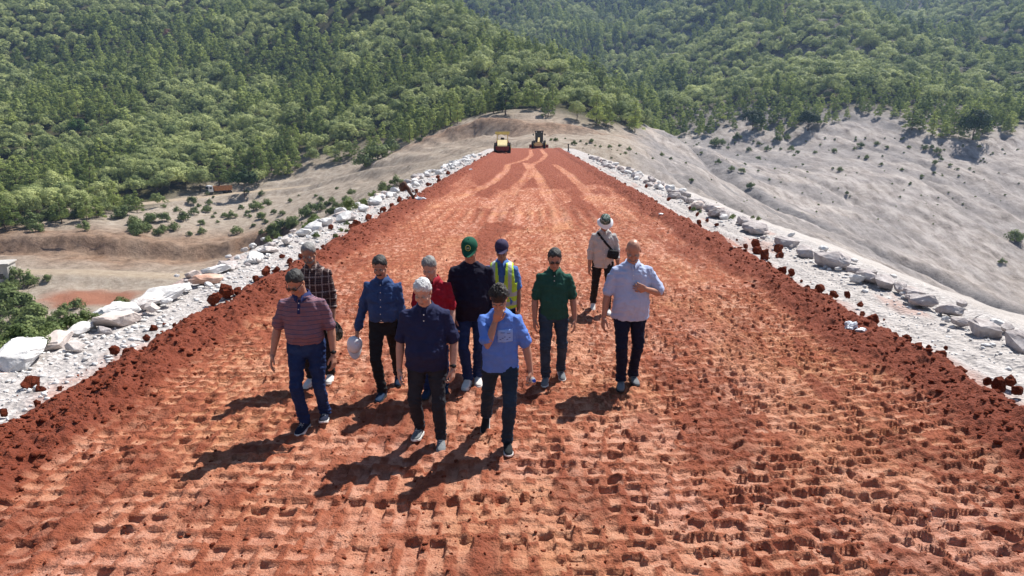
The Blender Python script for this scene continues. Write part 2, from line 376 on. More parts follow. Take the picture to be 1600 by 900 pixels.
def clay(x, y):
    ax = np.abs(x)
    loose = sstep(0.56, 0.70, fbm(x/1.1+5, y/4.5, 4, 71)+0.02)*0.75
    loose = loose*(0.10+0.9*sstep(11, 19, y)); loose = np.maximum(loose, 0.55*(1-sstep(9, 16, y))*sstep(0.60, 0.68, fbm(x/0.45+9, y/0.9, 3, 87)))
    loose = np.maximum(loose, sstep(4.25, 4.65, ax+0.7*(fbm(x/1.0, y/1.3, 4, 72)-0.5)))
    loose = np.maximum(loose, 0.75*sstep(16, 34, y)*sstep(0.40, 0.55, fbm(x/1.6, y/9, 3, 73)))
    loose = np.maximum(loose, 0.8*sstep(34, 60, y))
    stripe = 0.8*(1-sstep(0.2, 1.6, np.abs(x+1.0+0.25*(y-6))))*(1-sstep(8, 11, y))
    band = np.exp(-((y-26)/2.6)**2)*(1-sstep(3.5, 4.6, ax))
    # one roller pass = one lane about two metres wide, each with its own offset, heading and stamp spacing
    lane = np.floor((x+0.25*(vnoise(x*0, y/6, 74)-0.5)+0.02*y)/1.9+3.35).astype(np.int64)
    pad = np.zeros_like(x); m = np.zeros_like(x)
    for L_ in range(-1, 9):
        sel = lane == L_
        if not sel.any(): continue
        h1, h2, h3 = float(_hash(np.array(L_), np.array(1), 5)), float(_hash(np.array(L_), np.array(2), 5)), float(_hash(np.array(L_), np.array(3), 5))
        pa, ma = pads(x[sel]+h1*3, y[sel]+h2*5, 100+20*L_, 0.185+0.03*h3, 0.165+0.03*h1, 0.150, 0.138, (h2-0.5)*0.16+(0.22 if L_ > 3 else 0), 0.06)
        pb, mb = pads(x[sel]+h2*7, y[sel]+h3*4, 400+20*L_, 0.21, 0.22, 0.15, 0.14, (h1-0.5)*0.3, 0.15)
        gb = sstep(0.55, 0.62, fbm(x[sel]/0.9, y[sel]/1.4, 2, 75))
        pad[sel] = np.maximum(pa, pb*gb*0.9); m[sel] = np.maximum(ma, mb*gb)
    pl, ml = pads(x+1, y+2, 220, 0.20, 0.62, 0.12, 0.52, 0.05, 0.10)
    g3 = sstep(0.5, 0.56, fbm(x/2, y/2, 2, 75))
    pad = pad*(1-stripe)+stripe*np.maximum(pl, pad*0.5); m = m*(1-stripe)+stripe*np.maximum(ml, m*0.5)
    broken = sstep(0.45, 0.62, fbm(x/0.35, y/0.35, 3, 76))
    k = 1-0.85*loose; pad = pad*k*(1-0.35*broken); m = m*k*(1-0.4*broken)
    rt = sstep(-1.0, 2.5, x); pad = np.minimum(pad*(0.80+0.35*rt), 0.070)
    crumb = (fbm(x/0.06, y/0.06, 2, 77)-0.5); lump = (fbm(x/0.22, y/0.22, 4, 78)-0.5)
    z = 0.075-pad + crumb*0.050*(1-0.8*m) + lump*(0.028+0.17*loose) + (fbm(x/1.5, y/2.5, 3, 79)-0.5)*0.09
    ridge = 1-np.abs(2*fbm(x/0.4, y/0.4, 3, 80)-1)
    z = z + loose*sstep(4.2, 5.0, ax)*(0.06+0.11*(fbm(x/0.5, y/0.8, 3, 81)))
    z = z + band*(np.sin(x*2*np.pi/0.46+2*vnoise(x, y/2, 82))*0.03)
    tr = np.zeros_like(x)
    for T in TYRE:
        d, _, _ = dist_line(x, y, T); tr = np.maximum(tr, 1-sstep(0.18, 0.42, d+0.12*(fbm(x/0.4, y/0.4, 2, 83)-0.5)))
    z = z*(1-0.0*tr)-0.03*tr
    edge = 5.62+0.34*(fbm(y/0.9, y*0+np.sign(x)*7, 4, 84)-0.5)
    z = z*(1-sstep(-0.32, 0.05, ax-edge))-0.16*sstep(-0.22, 0.10, ax-edge)
    # wheel-track streaks lengthwise, tinting the soil
    streak = fbm(x/0.16, y/5.0, 3, 85)*0.75+fbm(x/0.7, y/16, 3, 86)*0.75-0.15
    pale = m*0.95+0.12*(1-loose)+(streak-0.6)*1.2*(1-loose*0.4)+0.6*tr-0.25*sstep(14, 30, y)
    pale = pale + band*0.5*sstep(-0.2, 0.5, np.sin(x*2*np.pi/0.46+2*vnoise(x, y/2, 82)))
    pale = sstep(0.05, 0.85, pale)
    return z, np.clip(pale, 0, 1), np.clip(loose*(1-0.8*tr), 0, 1), m
def rows(y0, y1, st, mn):
    o = [y0]
    while o[-1] < y1-1e-6: o.append(min(y1, o[-1]+max(mn, st*o[-1])))
    return np.array(o)
tiles = [(np.linspace(-6.05, 6.05, 243), np.arange(-25, 3.01, 0.25)), (np.linspace(-6.05, 6.05, 1165), rows(3.0, 14.0, 0.0019, 0.0105)), (np.linspace(-6.05, 6.05, 505), rows(14.0, 131.0, 0.0030, 0.02))]
CV = []; CF = []; PA = []; LO = []; MM = []; base_i = 0; CG = []
for xs_, ys_ in tiles:
    CX, CYY = np.meshgrid(xs_, ys_); z_, p_, l_, m_ = clay(CX, CYY); CG.append((xs_, ys_, z_))
    CV.append(np.stack([CX, CYY, z_], -1).reshape(-1, 3)); CF.append(grid_faces(len(xs_), len(ys_))+base_i); base_i += CX.size
    PA.append(p_.ravel()); LO.append(l_.ravel()); MM.append(m_.ravel())
k = NT('red_clay', 0.6, 0.35)
n1 = k.noise(0.35, 5, 0.6); n2 = k.noise(7, 6, 0.75); n3 = k.noise(38, 5, 0.75)
pal = k.ramp(n2, [(0.3, (0.38, 0.135, 0.078)), (0.5, (0.53, 0.245, 0.16)), (0.72, (0.64, 0.375, 0.285))])
pal = k.mix(k.ramp(n1, [(0.40, (0, 0, 0)), (0.62, (1, 1, 1))]), pal, k.ramp(n2, [(0.3, (0.42, 0.155, 0.07)), (0.7, (0.61, 0.31, 0.165))]))
mid = k.ramp(n2, [(0.3, (0.20, 0.048, 0.022)), (0.65, (0.38, 0.115, 0.055))])
los = k.ramp(n3, [(0.3, (0.085, 0.016, 0.008)), (0.6, (0.22, 0.046, 0.020))])
c = k.mix(k.math('MULTIPLY', k.attr('pale'), k.ramp(n3, [(0.25, (0.5, 0.5, 0.5)), (0.55, (1, 1, 1))])), mid, pal)
c = k.mix(k.math('MULTIPLY', k.attr('loose'), 0.85), c, los)
fk = k.noise(90, 3, 0.8); c = k.mix(k.ramp(fk, [(0.58, (0, 0, 0)), (0.66, (.75, .75, .75))]), c, (0.16, 0.035, 0.016))
k.col(c)
rr = k.ramp(k.attr('smear'), [(0.3, (0.95,)*3), (0.9, (0.62,)*3)]); k.l(rr, k.b.inputs['Roughness'])
vv = k.n('ShaderNodeTexVoronoi'); vv.inputs['Scale'].default_value = 55; tcv = k.n('ShaderNodeTexCoord'); k.l(tcv.outputs['Object'], vv.inputs['Vector'])
n5 = k.noise(120, 4, 0.8); k.bump(k.math('ADD', k.math('ADD', n3, k.math('MULTIPLY', vv.outputs['Distance'], 0.5)), k.math('MULTIPLY', n5, 0.35)), 0.9, 0.03)
me = np_mesh('clay_crest', np.concatenate(CV), np.concatenate(CF), k.m)
fattr(me, 'pale', np.concatenate(PA)); fattr(me, 'loose', np.concatenate(LO)); fattr(me, 'smear', np.concatenate(MM))
tag(link(bpy.data.objects.new('clay_crest', me)), kind='structure')
def clay_z(x, y):
    if abs(x) > 5.6: return float(dam_z(np.array(x), np.array(y)))
    xs_, ys_, z_ = CG[0] if y < 3 else (CG[1] if y < 14 else CG[2])
    i = int(np.clip(np.searchsorted(xs_, x), 4, len(xs_)-5)); j = int(np.clip(np.searchsorted(ys_, y), 4, len(ys_)-5))
    return float(np.quantile(z_[j-4:j+5, i-4:i+5], 0.85))
def hit(px, py):
    """ground point seen at a photo position"""
    u = px-800.0; v = py-450.0; h = FOC*CT-v*ST; w = -FOC*ST-v*CT
    D = np.concatenate([np.arange(4, 60, 0.1), np.arange(60, 900, 0.4)])
    s = D/h; lat = u*s; z = CAM_H+w*s; X = lat*CY-D*SY; Y = lat*SY+D*CY
    g = zg(X, Y); dz = np.where((Y > DAM_Y0) & (Y < DAM_Y1) & (X > -75) & (X < 110), dam_z(X, Y), -99)
    g = np.maximum(g, dz); b = np.nonzero(z < g)[0]
    i = b[0] if len(b) else len(D)-1
    return float(X[i]), float(Y[i]), float(g[i])
def ground_z(x, y):
    g = float(zg(np.array(float(x)), np.array(float(y))))
    if DAM_Y0 < y < DAM_Y1 and -75 < x < 110: g = max(g, float(dam_z(np.array(float(x)), np.array(float(y)))))
    return g
# ------------------------------------------------------------------ trees
def leaf_mat(name, dark, light, trans=0.3):
    k = NT(name, 0.7, 0.2); oi = k.n('ShaderNodeObjectInfo')
    a = k.n('ShaderNodeAttribute'); a.attribute_name = 'tone'
    r = k.math('ADD', k.math('MULTIPLY', oi.outputs['Random'], 0.6), k.math('MULTIPLY', a.outputs['Fac'], 0.4))
    c = k.ramp(r, [(0.1, dark), (0.55, tuple((p+q)/2 for p, q in zip(dark, light))), (0.95, light)])
    k.col(c); t = k.n('ShaderNodeBsdfTranslucent'); k.l(c, t.inputs[0])
    m = k.n('ShaderNodeMixShader'); m.inputs[0].default_value = trans
    out = [n for n in k.t.nodes if n.type == 'OUTPUT_MATERIAL'][0]
    k.l(k.b.outputs[0], m.inputs[1]); k.l(t.outputs[0], m.inputs[2]); k.l(m.outputs[0], out.inputs[0]); return k.m
M_PINE = leaf_mat('pine_needles', (0.10, 0.15, 0.040), (0.44, 0.50, 0.15), 0.38)
M_OAK = leaf_mat('oak_leaves', (0.16, 0.21, 0.072), (0.54, 0.58, 0.25), 0.38)
M_BUSH = leaf_mat('bush_leaves', (0.08, 0.12, 0.04), (0.22, 0.27, 0.10), 0.3)
M_DARK = leaf_mat('dark_leaves', (0.018, 0.040, 0.012), (0.04, 0.075, 0.02), 0.25)
M_LIME = leaf_mat('glossy_leaves', (0.035, 0.085, 0.012), (0.08, 0.15, 0.025), 0.3)
M_DEAD = leaf_mat('withered_leaves', (0.16, 0.085, 0.055), (0.26, 0.15, 0.10), 0.2)
M_BARK = flat_mat('bark', (0.13, 0.095, 0.07), 0.9, 0.1, 0.3, 8, bump=0.5, bscale=25, bdist=0.02)
def leaves(cent, rad, n, size, rg, up=0.4, flat=1.0):
    """n small leaf quads scattered over/inside clumps"""
    idx = rg.choice(len(cent), n, p=rad**2/np.sum(rad**2))
    d = rg.normal(size=(n, 3)); d /= np.linalg.norm(d, axis=1)[:, None]
    r = rad[idx]*(0.55+0.5*rg.random(n)**0.5)
    p = cent[idx]+d*r[:, None]*np.array([1, 1, flat])
    ctr = cent.mean(0); ra = cent[idx]-ctr; ra /= np.linalg.norm(ra, axis=1)[:, None]+1e-6; nn = d*0.9+ra*0.7+rg.normal(size=(n, 3))*0.33; nn[:, 2] += up*0.4; nn /= np.linalg.norm(nn, axis=1)[:, None]
    t = np.cross(nn, rg.normal(size=(n, 3))); t /= np.linalg.norm(t, axis=1)[:, None]; b = np.cross(nn, t)
    s = size*(0.6+0.8*rg.random(n))[:, None]; q = (0.45+0.4*rg.random(n))[:, None]
    V = np.stack([p-t*s, p-b*s*q, p+t*s, p+b*s*q], 1).reshape(-1, 3)
    tone = np.repeat(rg.random(len(cent))[idx]*0.7+0.3*rg.random(n), 4)
    return V, tone
def crown_mesh(name, kind, seed, n, mat, size):
    rg = np.random.default_rng(seed)
    if kind == 'pine':        # unit height 1, radius about .32
        C = []; Rr = []
        for lev in np.linspace(0.22, 0.97, 10):
            rr = 0.34*(1-lev)**0.62*(0.75+0.4*rg.random())+0.02; m = max(1, int(3+rr*16))
            for a in rg.random(m)*6.283:
                q = rr*(0.45+0.55*rg.random()); C.append((math.cos(a)*q, math.sin(a)*q, lev+0.03*rg.normal()-0.06*q)); Rr.append(0.045+0.07*rg.random()*(1.1-lev))
        C.append((0, 0, 0.98)); Rr.append(0.035)
        fl = 0.7
    elif kind == 'oak':
        C = []; Rr = []; lob = rg.normal(size=3)*0.10
        for _ in range(34):
            v = rg.normal(size=3); v /= np.linalg.norm(v); v[2] = abs(v[2])*1.15-0.35
            q = 0.75+0.5*rg.random()
            C.append((v[0]*0.36*q+lob[0]*v[2], v[1]*0.36*q+lob[1]*v[2], 0.58+v[2]*0.40*q)); Rr.append(0.06+0.10*rg.random())
        for _ in range(6): C.append((*(rg.normal(size=2)*0.13), 0.45+0.2*rg.random())); Rr.append(0.13)
        fl = 0.95
    elif kind == 'umbrella':
        C = []; Rr = []
        for _ in range(30):
            a = rg.random()*6.283; q = 0.45*rg.random()**0.6; C.append((math.cos(a)*q, math.sin(a)*q, 0.78-0.28*q+0.08*rg.normal())); Rr.append(0.08+0.07*rg.random())
        fl = 0.7
    else:                     # bush
        C = []; Rr = []
        for _ in range(26):
            a = rg.random()*6.283; q = 0.42*rg.random()**0.6; C.append((math.cos(a)*q, math.sin(a)*q, 0.14+0.85*(1-q*1.5)*(0.3+0.7*rg.random()))); Rr.append(0.07+0.09*rg.random())
        fl = 1.1
    C = np.array(C); Rr = np.array(Rr)
    V, tone = leaves(C, Rr, n, size, rg, flat=fl)
    me = np_mesh(name, V, np.arange(len(V)).reshape(-1, 4), mat, smooth=False); fattr(me, 'tone', tone)
    return me
def trunk_mesh(name, seed, h, r, limbs):
    rg = random.Random(seed); bm = bmesh.new()
    def tube(a, b, r0, r1, n=6):
        a = Vector(a); b = Vector(b); z = (b-a).normalized(); x = z.orthogonal().normalized(); y = z.cross(x)
        A_ = [bm.verts.new(a+(x*math.cos(t)+y*math.sin(t))*r0) for t in [6.2832*i/n for i in range(n)]]
        B_ = [bm.verts.new(b+(x*math.cos(t)+y*math.sin(t))*r1) for t in [6.2832*i/n for i in range(n)]]
        for i in range(n): bm.faces.new((A_[i], A_[(i+1) % n], B_[(i+1) % n], B_[i]))
        bm.faces.new(B_); bm.faces.new(A_[::-1])
    p = Vector((0, 0, -0.08)); k = 5; pr = r*1.3
    for i in range(k):
        q = Vector((rg.uniform(-.012, .012)*(i+1), rg.uniform(-.012, .012)*(i+1), h*(i+1)/k)); nr = r*(1-0.8*(i+1)/k)
        tube(p, q, pr, nr); p = q; pr = nr
    for i in range(limbs):
        z = h*rg.uniform(0.4, 0.95); a = rg.uniform(0, 6.283); L_ = rg.uniform(.16, .3)
        tube((0, 0, z), (math.cos(a)*L_, math.sin(a)*L_, z+rg.uniform(.03, .14)), r*.4, r*.1, 5)
    me = bpy.data.meshes.new(name); bm.to_mesh(me); bm.free(); me.materials.append(M_BARK); return me
PINE_C = [crown_mesh('pine_crown', 'pine', 300+i, 1500, M_PINE, 0.024) for i in range(6)]
PINE_HI = [crown_mesh('pine_crown', 'pine', 320+i, 3600, M_PINE, 0.016) for i in range(4)]
PINE_T = [trunk_mesh('pine_trunk', 30+i, 0.93, 0.016, 7) for i in range(2)]
OAK_C = [crown_mesh('oak_crown', 'oak', 400+i, 1500, M_OAK, 0.037) for i in range(6)]
OAK_HI = [crown_mesh('oak_crown', 'oak', 420+i, 3600, M_OAK, 0.025) for i in range(4)]
OAK_T = [trunk_mesh('oak_trunk', 40+i, 0.62, 0.022, 8) for i in range(2)]
BUSH_C = [crown_mesh('bush_foliage', 'bush', 500+i, 900, M_BUSH, 0.045) for i in range(5)]
BUSH_T = [trunk_mesh('bush_stem', 50+i, 0.5, 0.02, 8) for i in range(2)]

def make_plant(name, cms, tms, i, loc, size, rz, width, label, cat, group, crown_name='crown', trunk_name='trunk'):
    e = empty(name, loc, rz); tag(e, label, cat, group)
    c = link(bpy.data.objects.new(crown_name, cms[i % len(cms)]), e); t = link(bpy.data.objects.new(trunk_name, tms[i % len(tms)]), e)
    e.scale = (size*width, size*width, size); return e

# scatter positions over the wooded slopes
cand = []
for (st, lo, hi) in ((4.9, 0, 330), (6.3, 330, 900)):
    ax_ = np.arange(-560, 720, st); ay_ = np.arange(60, 900, st)
    X, Y = np.meshgrid(ax_, ay_); X = X+rng.uniform(-.42, .42, X.shape)*st; Y = Y+rng.uniform(-.42, .42, X.shape)*st
    X = X.ravel(); Y = Y.ravel(); px, D = polar(X, Y); fd = forest_d(X, Y)
    m = (D > lo) & (D <= hi) & (fd > 0) & (px > -260) & (px < 1860)
    # thin stand at the lower edge, clearings
    th = vnoise(X/18, Y/18, 90); m &= ~((fd < 14) & (rng.random(len(X)) < 0.15)) & ~((th > 0.86) & (rng.random(len(X)) < 0.6) & (fd < 110))
    d_r = dist_line(X, Y, ROAD)[0]; m &= d_r > 7
    X = X[m]; Y = Y[m]; cand.append(np.stack([X, Y, fd[m], D[m], px[m]], 1))
cand = np.concatenate(cand); X, Y, FD, DD, PXX = cand.T
Z = zg(X, Y)
pn = fbm(X/38, Y/38, 3, 91)+0.16*np.exp(-FD/14)+0.10*(rng.random(len(X))-0.5)
pine = pn > 0.535
H = np.where(pine, 6.2+4.2*rng.random(len(X)), 4.2+3.4*rng.random(len(X)))*np.where(DD > 330, 1.22, 1.0)
H *= np.where((PXX > 1080) & (FD < 30), 0.72, 1.0)
H *= (0.75+0.4*vnoise(X/25, Y/25, 92))*(0.85+0.4*rng.random(len(X))**2)
qx, qy, dep = project(X, Y, Z+H); bx, by, _ = project(X, Y, Z)
vis = (by > -25)
T = np.linspace(0.05, 0.97, 70)
for t0 in T:
    rx = X*t0; ry = Y*t0; rz = CAM_H+(Z+H-CAM_H)*t0
    vis &= ~((zg(rx, ry) > rz+5) & (by > -1e9))
ok = vis & (qx > -160) & (qx < 1760)
X, Y, Z, H, FD, DD, PXX, pine, qx, qy, by = [a[ok] for a in (X, Y, Z, H, FD, DD, PXX, pine, qx, qy, by)]
WD = 0.85+0.4*rng.random(len(X)); WD = np.where(pine, WD*1.05, WD*1.12); RZ = rng.random(len(X))*6.28
infr = (qx > -5) & (qx < 1605) & (by > 12)
print('trees', len(X), 'pines', int(pine.sum()))
solo = np.zeros(len(X), bool)
MARK = [(100, 'near the left border'), (290, 'left of the dump truck'), (430, 'above the dump truck'), (600, 'left of the dead stump'), (730, 'left of the soil compactor'),
        (830, 'behind the soil compactor'), (960, 'behind the road grader'), (1120, 'above the gully head'), (1320, 'above the bare bank'), (1480, 'right of the gravel strip'), (9999, 'near the right border')]
def whereis(px, py):
    m = next(t for lim, t in MARK if px < lim); v = 'high' if py < 70 else ('midway' if py < 150 else 'low')
    return f'{v} on the hill {m}'
for kind in (True, False):
    idx = np.nonzero((pine == kind) & infr)[0]; idx = idx[np.argsort(-(H[idx]/DD[idx]))][:300]; solo[idx] = True
    for q, i in enumerate(idx):
        h = H[i]; wl = WD[i] > (1.1 if kind else 1.18)
        nm, cat = ('pine_tree', 'pine') if kind else ('oak_tree', 'oak')
        lk = ('wide' if wl else 'slim')+(' yellow-green pine' if kind else ' grey-green oak')
        lb = ('tall ' if h > (8.2 if kind else 5.9) else 'low ')+lk+' '+whereis(qx[i], by[i])
        cms = (PINE_HI if q < 130 else PINE_C) if kind else (OAK_HI if q < 130 else OAK_C)
        make_plant(nm, cms, PINE_T if kind else OAK_T, q, (X[i], Y[i], Z[i]-0.2), h, RZ[i], WD[i], lb, cat, lb.replace(cat, cat+'s', 1))
# everything beyond the 300 largest of each kind is one wood
rest = np.nonzero(~solo)[0]
me = bpy.data.meshes.new('woodland'); me.vertices.add(len(rest))
me.vertices.foreach_set('co', np.stack([X[rest], Y[rest], Z[rest]-0.2], 1).astype(np.float32).ravel())
fattr(me, 'hgt', H[rest]); fattr(me, 'wid', WD[rest]*H[rest]); fattr(me, 'rot', RZ[rest])
protos = PINE_C[:5]+OAK_C[:5]
var = np.where(pine[rest], rng.integers(0, 5, len(rest)), 5+rng.integers(0, 5, len(rest)))
at = me.attributes.new('var', 'INT', 'POINT'); at.data.foreach_set('value', var.astype(np.int32))
wood = link(bpy.data.objects.new('woodland', me)); tag(wood, kind='stuff')
tag(wood, 'dense mass of far pines and oaks covering the upper hillsides', 'woodland')
ng = bpy.data.node_groups.new('woodland_scatter', 'GeometryNodeTree')
ng.interface.new_socket('Geometry', in_out='INPUT', socket_type='NodeSocketGeometry'); ng.interface.new_socket('Geometry', in_out='OUTPUT', socket_type='NodeSocketGeometry')
gi = ng.nodes.new('NodeGroupInput'); go = ng.nodes.new('NodeGroupOutput'); jn = ng.nodes.new('GeometryNodeJoinGeometry')
def nattr(nm, t='FLOAT'):
    a = ng.nodes.new('GeometryNodeInputNamedAttribute'); a.data_type = t; a.inputs[0].default_value = nm; return a.outputs[0]
hg, wdn, rt_, vr = nattr('hgt'), nattr('wid'), nattr('rot'), nattr('var', 'INT')
cs = ng.nodes.new('ShaderNodeCombineXYZ'); ng.links.new(wdn, cs.inputs[0]); ng.links.new(wdn, cs.inputs[1]); ng.links.new(hg, cs.inputs[2])
cr = ng.nodes.new('ShaderNodeCombineXYZ'); ng.links.new(rt_, cr.inputs[2])
firsts = {}
for o in SC.objects:
    if o.type == 'MESH' and o.data in protos and o.data.name not in firsts: firsts[o.data.name] = o
for vi, pm in enumerate(protos):
    src = firsts.get(pm.name)
    if src is None: continue
    oi = ng.nodes.new('GeometryNodeObjectInfo'); oi.transform_space = 'ORIGINAL'; oi.inputs['Object'].default_value = src; oi.inputs['As Instance'].default_value = True
    ip = ng.nodes.new('GeometryNodeInstanceOnPoints'); cmpn = ng.nodes.new('FunctionNodeCompare'); cmpn.data_type = 'INT'; cmpn.operation = 'EQUAL'
    ng.links.new(vr, cmpn.inputs[2]); cmpn.inputs[3].default_value = vi
    ng.links.new(gi.outputs[0], ip.inputs['Points']); ng.links.new(cmpn.outputs[0], ip.inputs['Selection'])
    ng.links.new(oi.outputs['Geometry'], ip.inputs['Instance']); ng.links.new(cr.outputs[0], ip.inputs['Rotation']); ng.links.new(cs.outputs[0], ip.inputs['Scale'])
    ng.links.new(ip.outputs[0], jn.inputs[0])
ng.links.new(jn.outputs[0], go.inputs[0])
md = wood.modifiers.new('scatter', 'NODES'); md.node_group = ng
print('protos found', len(firsts), 'wood', len(rest))

# trees that stand out
def remesh_mat(ms, m):
    out = []
    for a in ms:
        b = a.copy(); b.materials.clear(); b.materials.append(m); out.append(b)
    return out
UMB = [crown_mesh('crown', 'umbrella', 600, 2200, M_DARK, 0.035)]
p = hit(383, 309); make_plant('umbrella_pine', UMB, [trunk_mesh('trunk', 60, 0.75, 0.022, 6)], 0, p, 8.2, 0, 1.0, 'lone dark flat-topped pine with bare trunk standing beside the dump truck', 'pine', None)
p = hit(123, 215); make_plant('round_tree', remesh_mat(OAK_HI, M_LIME), OAK_T, 0, p, 6.8, 0, 1.35, 'bright dark-green dome-shaped tree standing out on the left hillside', 'tree', None)
p = hit(264, 66); make_plant('withered_tree', remesh_mat(OAK_HI, M_DEAD), OAK_T, 0, p, 7.0, 0, 1.1, 'small withered reddish-brown tree high on the left hillside', 'tree', None)
for q, (a, b, h, w, lb) in enumerate([(1520, 219, 9.5, 1.2, 'big dark tree at the right wood edge casting a shadow on the bare bank'),
    (1176, 204, 8, 1.3, 'dark rounded tree at the wood edge nearest the gully head'), (790, 180, 9, 1.2, 'tall dark conifer directly behind the yellow compactor'),
    (1262, 205, 7.5, 1.2, 'dark shrub-like tree at wood edge above the middle of the bare bank')]):
    make_plant('dark_tree', remesh_mat(OAK_HI if q != 2 else PINE_HI, M_DARK), OAK_T, q, hit(a, b), h, q, w, lb, 'tree', None)
# shrubs on the left bench: photo x, y of the base and width in photo pixels
def c6(x, y, w): return (250+x*.1875, 240+y*.1875, w*.1875)
def c7(x, y, w): return (x/3, 380+y/3, w/3)
SH = [c6(*a) for a in [(268,425,100),(395,490,80),(140,485,90),(200,560,110),(285,510,100),(340,590,90),(440,535,55),(480,578,45),(600,545,90),(678,465,80),(735,500,60),(800,475,140),(890,435,80),(1085,405,55),(640,670,120),(850,545,80),(950,500,60),(990,620,130),(985,710,90),(850,690,80),(1100,620,150),(1260,470,130),(1340,400,90),(1215,520,110),(1290,560,110),(1400,440,90),(1475,300,45),(120,640,110),(350,670,110),(30,650,120),(20,560,120),(1020,510,60),(880,580,60),(720,330,60),(460,505,40)]]
SH += [c7(*a) for a in [(100,310,110),(135,350,90),(190,345,60),(130,210,100),(40,225,60),(225,180,60),(310,325,60),(365,310,70),(480,345,80),(570,300,80),(20,345,60),(250,440,130),(330,410,140),(410,385,120),(90,510,170),(30,540,120),(180,420,110),(200,470,110),(160,470,100),(60,470,110),(470,360,60)]]
SH += [(590,250,40),(570,262,34),(612,238,30),(600,300,30),(566,322,26),(584,312,24),(545,328,26),(620,290,22),(665,205,18),(655,222,14)]
for _ in range(22): t = random.random(); SH.append((420+150*t+random.uniform(-18, 8), 384-62*t-random.uniform(0, 22), random.uniform(13, 26)))
for _ in range(14): SH.append((random.uniform(0, 60), random.uniform(430, 500), random.uniform(18, 34)))
for _ in range(26): SH.append((random.uniform(0, 250), random.uniform(335, 368), random.uniform(14, 30)))
for _ in range(16): SH.append((random.uniform(0, 130), random.uniform(485, 560), random.uniform(24, 46)))
for _ in range(30): SH.append((random.uniform(250, 560), random.uniform(300, 375), random.uniform(4, 14)))
def shrub(a, b, w, label, group, q):
    x, y, z = hit(a, b); d = math.hypot(x, y-0); s = max(0.25, w/FOC*d)
    return make_plant('shrub', BUSH_C, BUSH_T, q, (x, y, z-0.12*s), s*random.uniform(.65, 1.0), random.uniform(0, 6.28), random.uniform(1.0, 1.2), label, 'shrub', group, 'foliage', 'stem')
for q, (a, b, w) in enumerate(SH):
    if a > 540: lb = 'green shrub on tan slope beside the far left crest edge'
    elif b > 420: lb = 'leafy green shrub below the white boulders near the concrete hut'
    elif b > 340: lb = 'green shrub on the lower bench above the eroded cut bank'
    else: lb = 'green shrub on the pale bench just below the haul road'
    shrub(a, b, w, lb, lb.replace('shrub', 'shrubs', 1), q)
RS = [(1058-0,215,10)]
RS = [(888+(c-998)*.1889, 226+(d-350)*.1889, w*.1889) for c, d, w in [(860,320,36),(895,320,48),(972,305,26),(1045,355,60),(1100,330,34),(1148,350,40),(1190,335,50),(1218,365,32),(1264,375,34),(1340,380,46),(1425,370,46),(1432,435,24),(1470,430,34),(1500,400,60),(1560,430,28),(1352,470,20),(1402,405,18),(1166,437,16),(1120,382,16),(1356,398,14)]]
for q, (a, b, w) in enumerate(RS): shrub(a, b, w, 'small shrub on pale ground right of the road grader', 'small shrubs right of the road grader', q)
RB = [(1000+c*.4, d*.4, w*.4) for c, d, w in [(758,597,28),(860,575,32),(925,565,26),(838,585,18),(590,590,30),(615,600,28),(684,600,20),(540,550,40),(575,545,44),(497,590,34),(460,625,24),(425,590,26),(462,565,22),(305,640,26),(358,668,30),(395,675,32),(432,735,34),(780,670,24),(885,620,20),(942,648,16),(962,580,18),(1050,580,18),(1115,585,24),(1140,580,24),(1160,600,30),(1153,642,22),(1212,650,16),(1175,628,16),(1022,667,18),(1100,695,18),(1148,682,18),(1180,688,10),(1052,722,12),(808,760,18),(820,770,12),(697,803,14),(610,655,12),(505,705,12),(550,715,10),(1245,690,10),(985,720,10),(200,710,20),(50,622,14),(85,610,20),(120,625,16),(178,640,16),(300,572,50),(320,565,40),(380,545,44),(1165,775,8),(1220,780,8),(1310,770,8),(930,860,8),(1000,810,6),(440,855,6),(300,795,8),(418,785,8)]]
RB += [(1585, 378, 30), (1566, 412, 12)]
for _ in range(120):
    t = random.random()**1.7; a = random.uniform(1070, 1600); base = np.interp(a, [1070, 1160, 1360, 1440, 1520, 1600], [222, 222, 212, 218, 228, 225]); RB.append((a, base+t*130+2, random.uniform(2.5, 6)*(1-0.4*t)))
for q, (a, b, w) in enumerate(RB):
    far = b < 260
    lb = 'tiny tuft of shrub on the %s part of the bare eroded bank' % ('upper' if far else 'lower') if w < 9 else 'low green shrub on the %s part of the bare eroded bank' % ('upper' if far else 'lower')
    shrub(a, b, w, lb, lb.replace('tuft', 'tufts').replace('green shrub', 'green shrubs'), q)
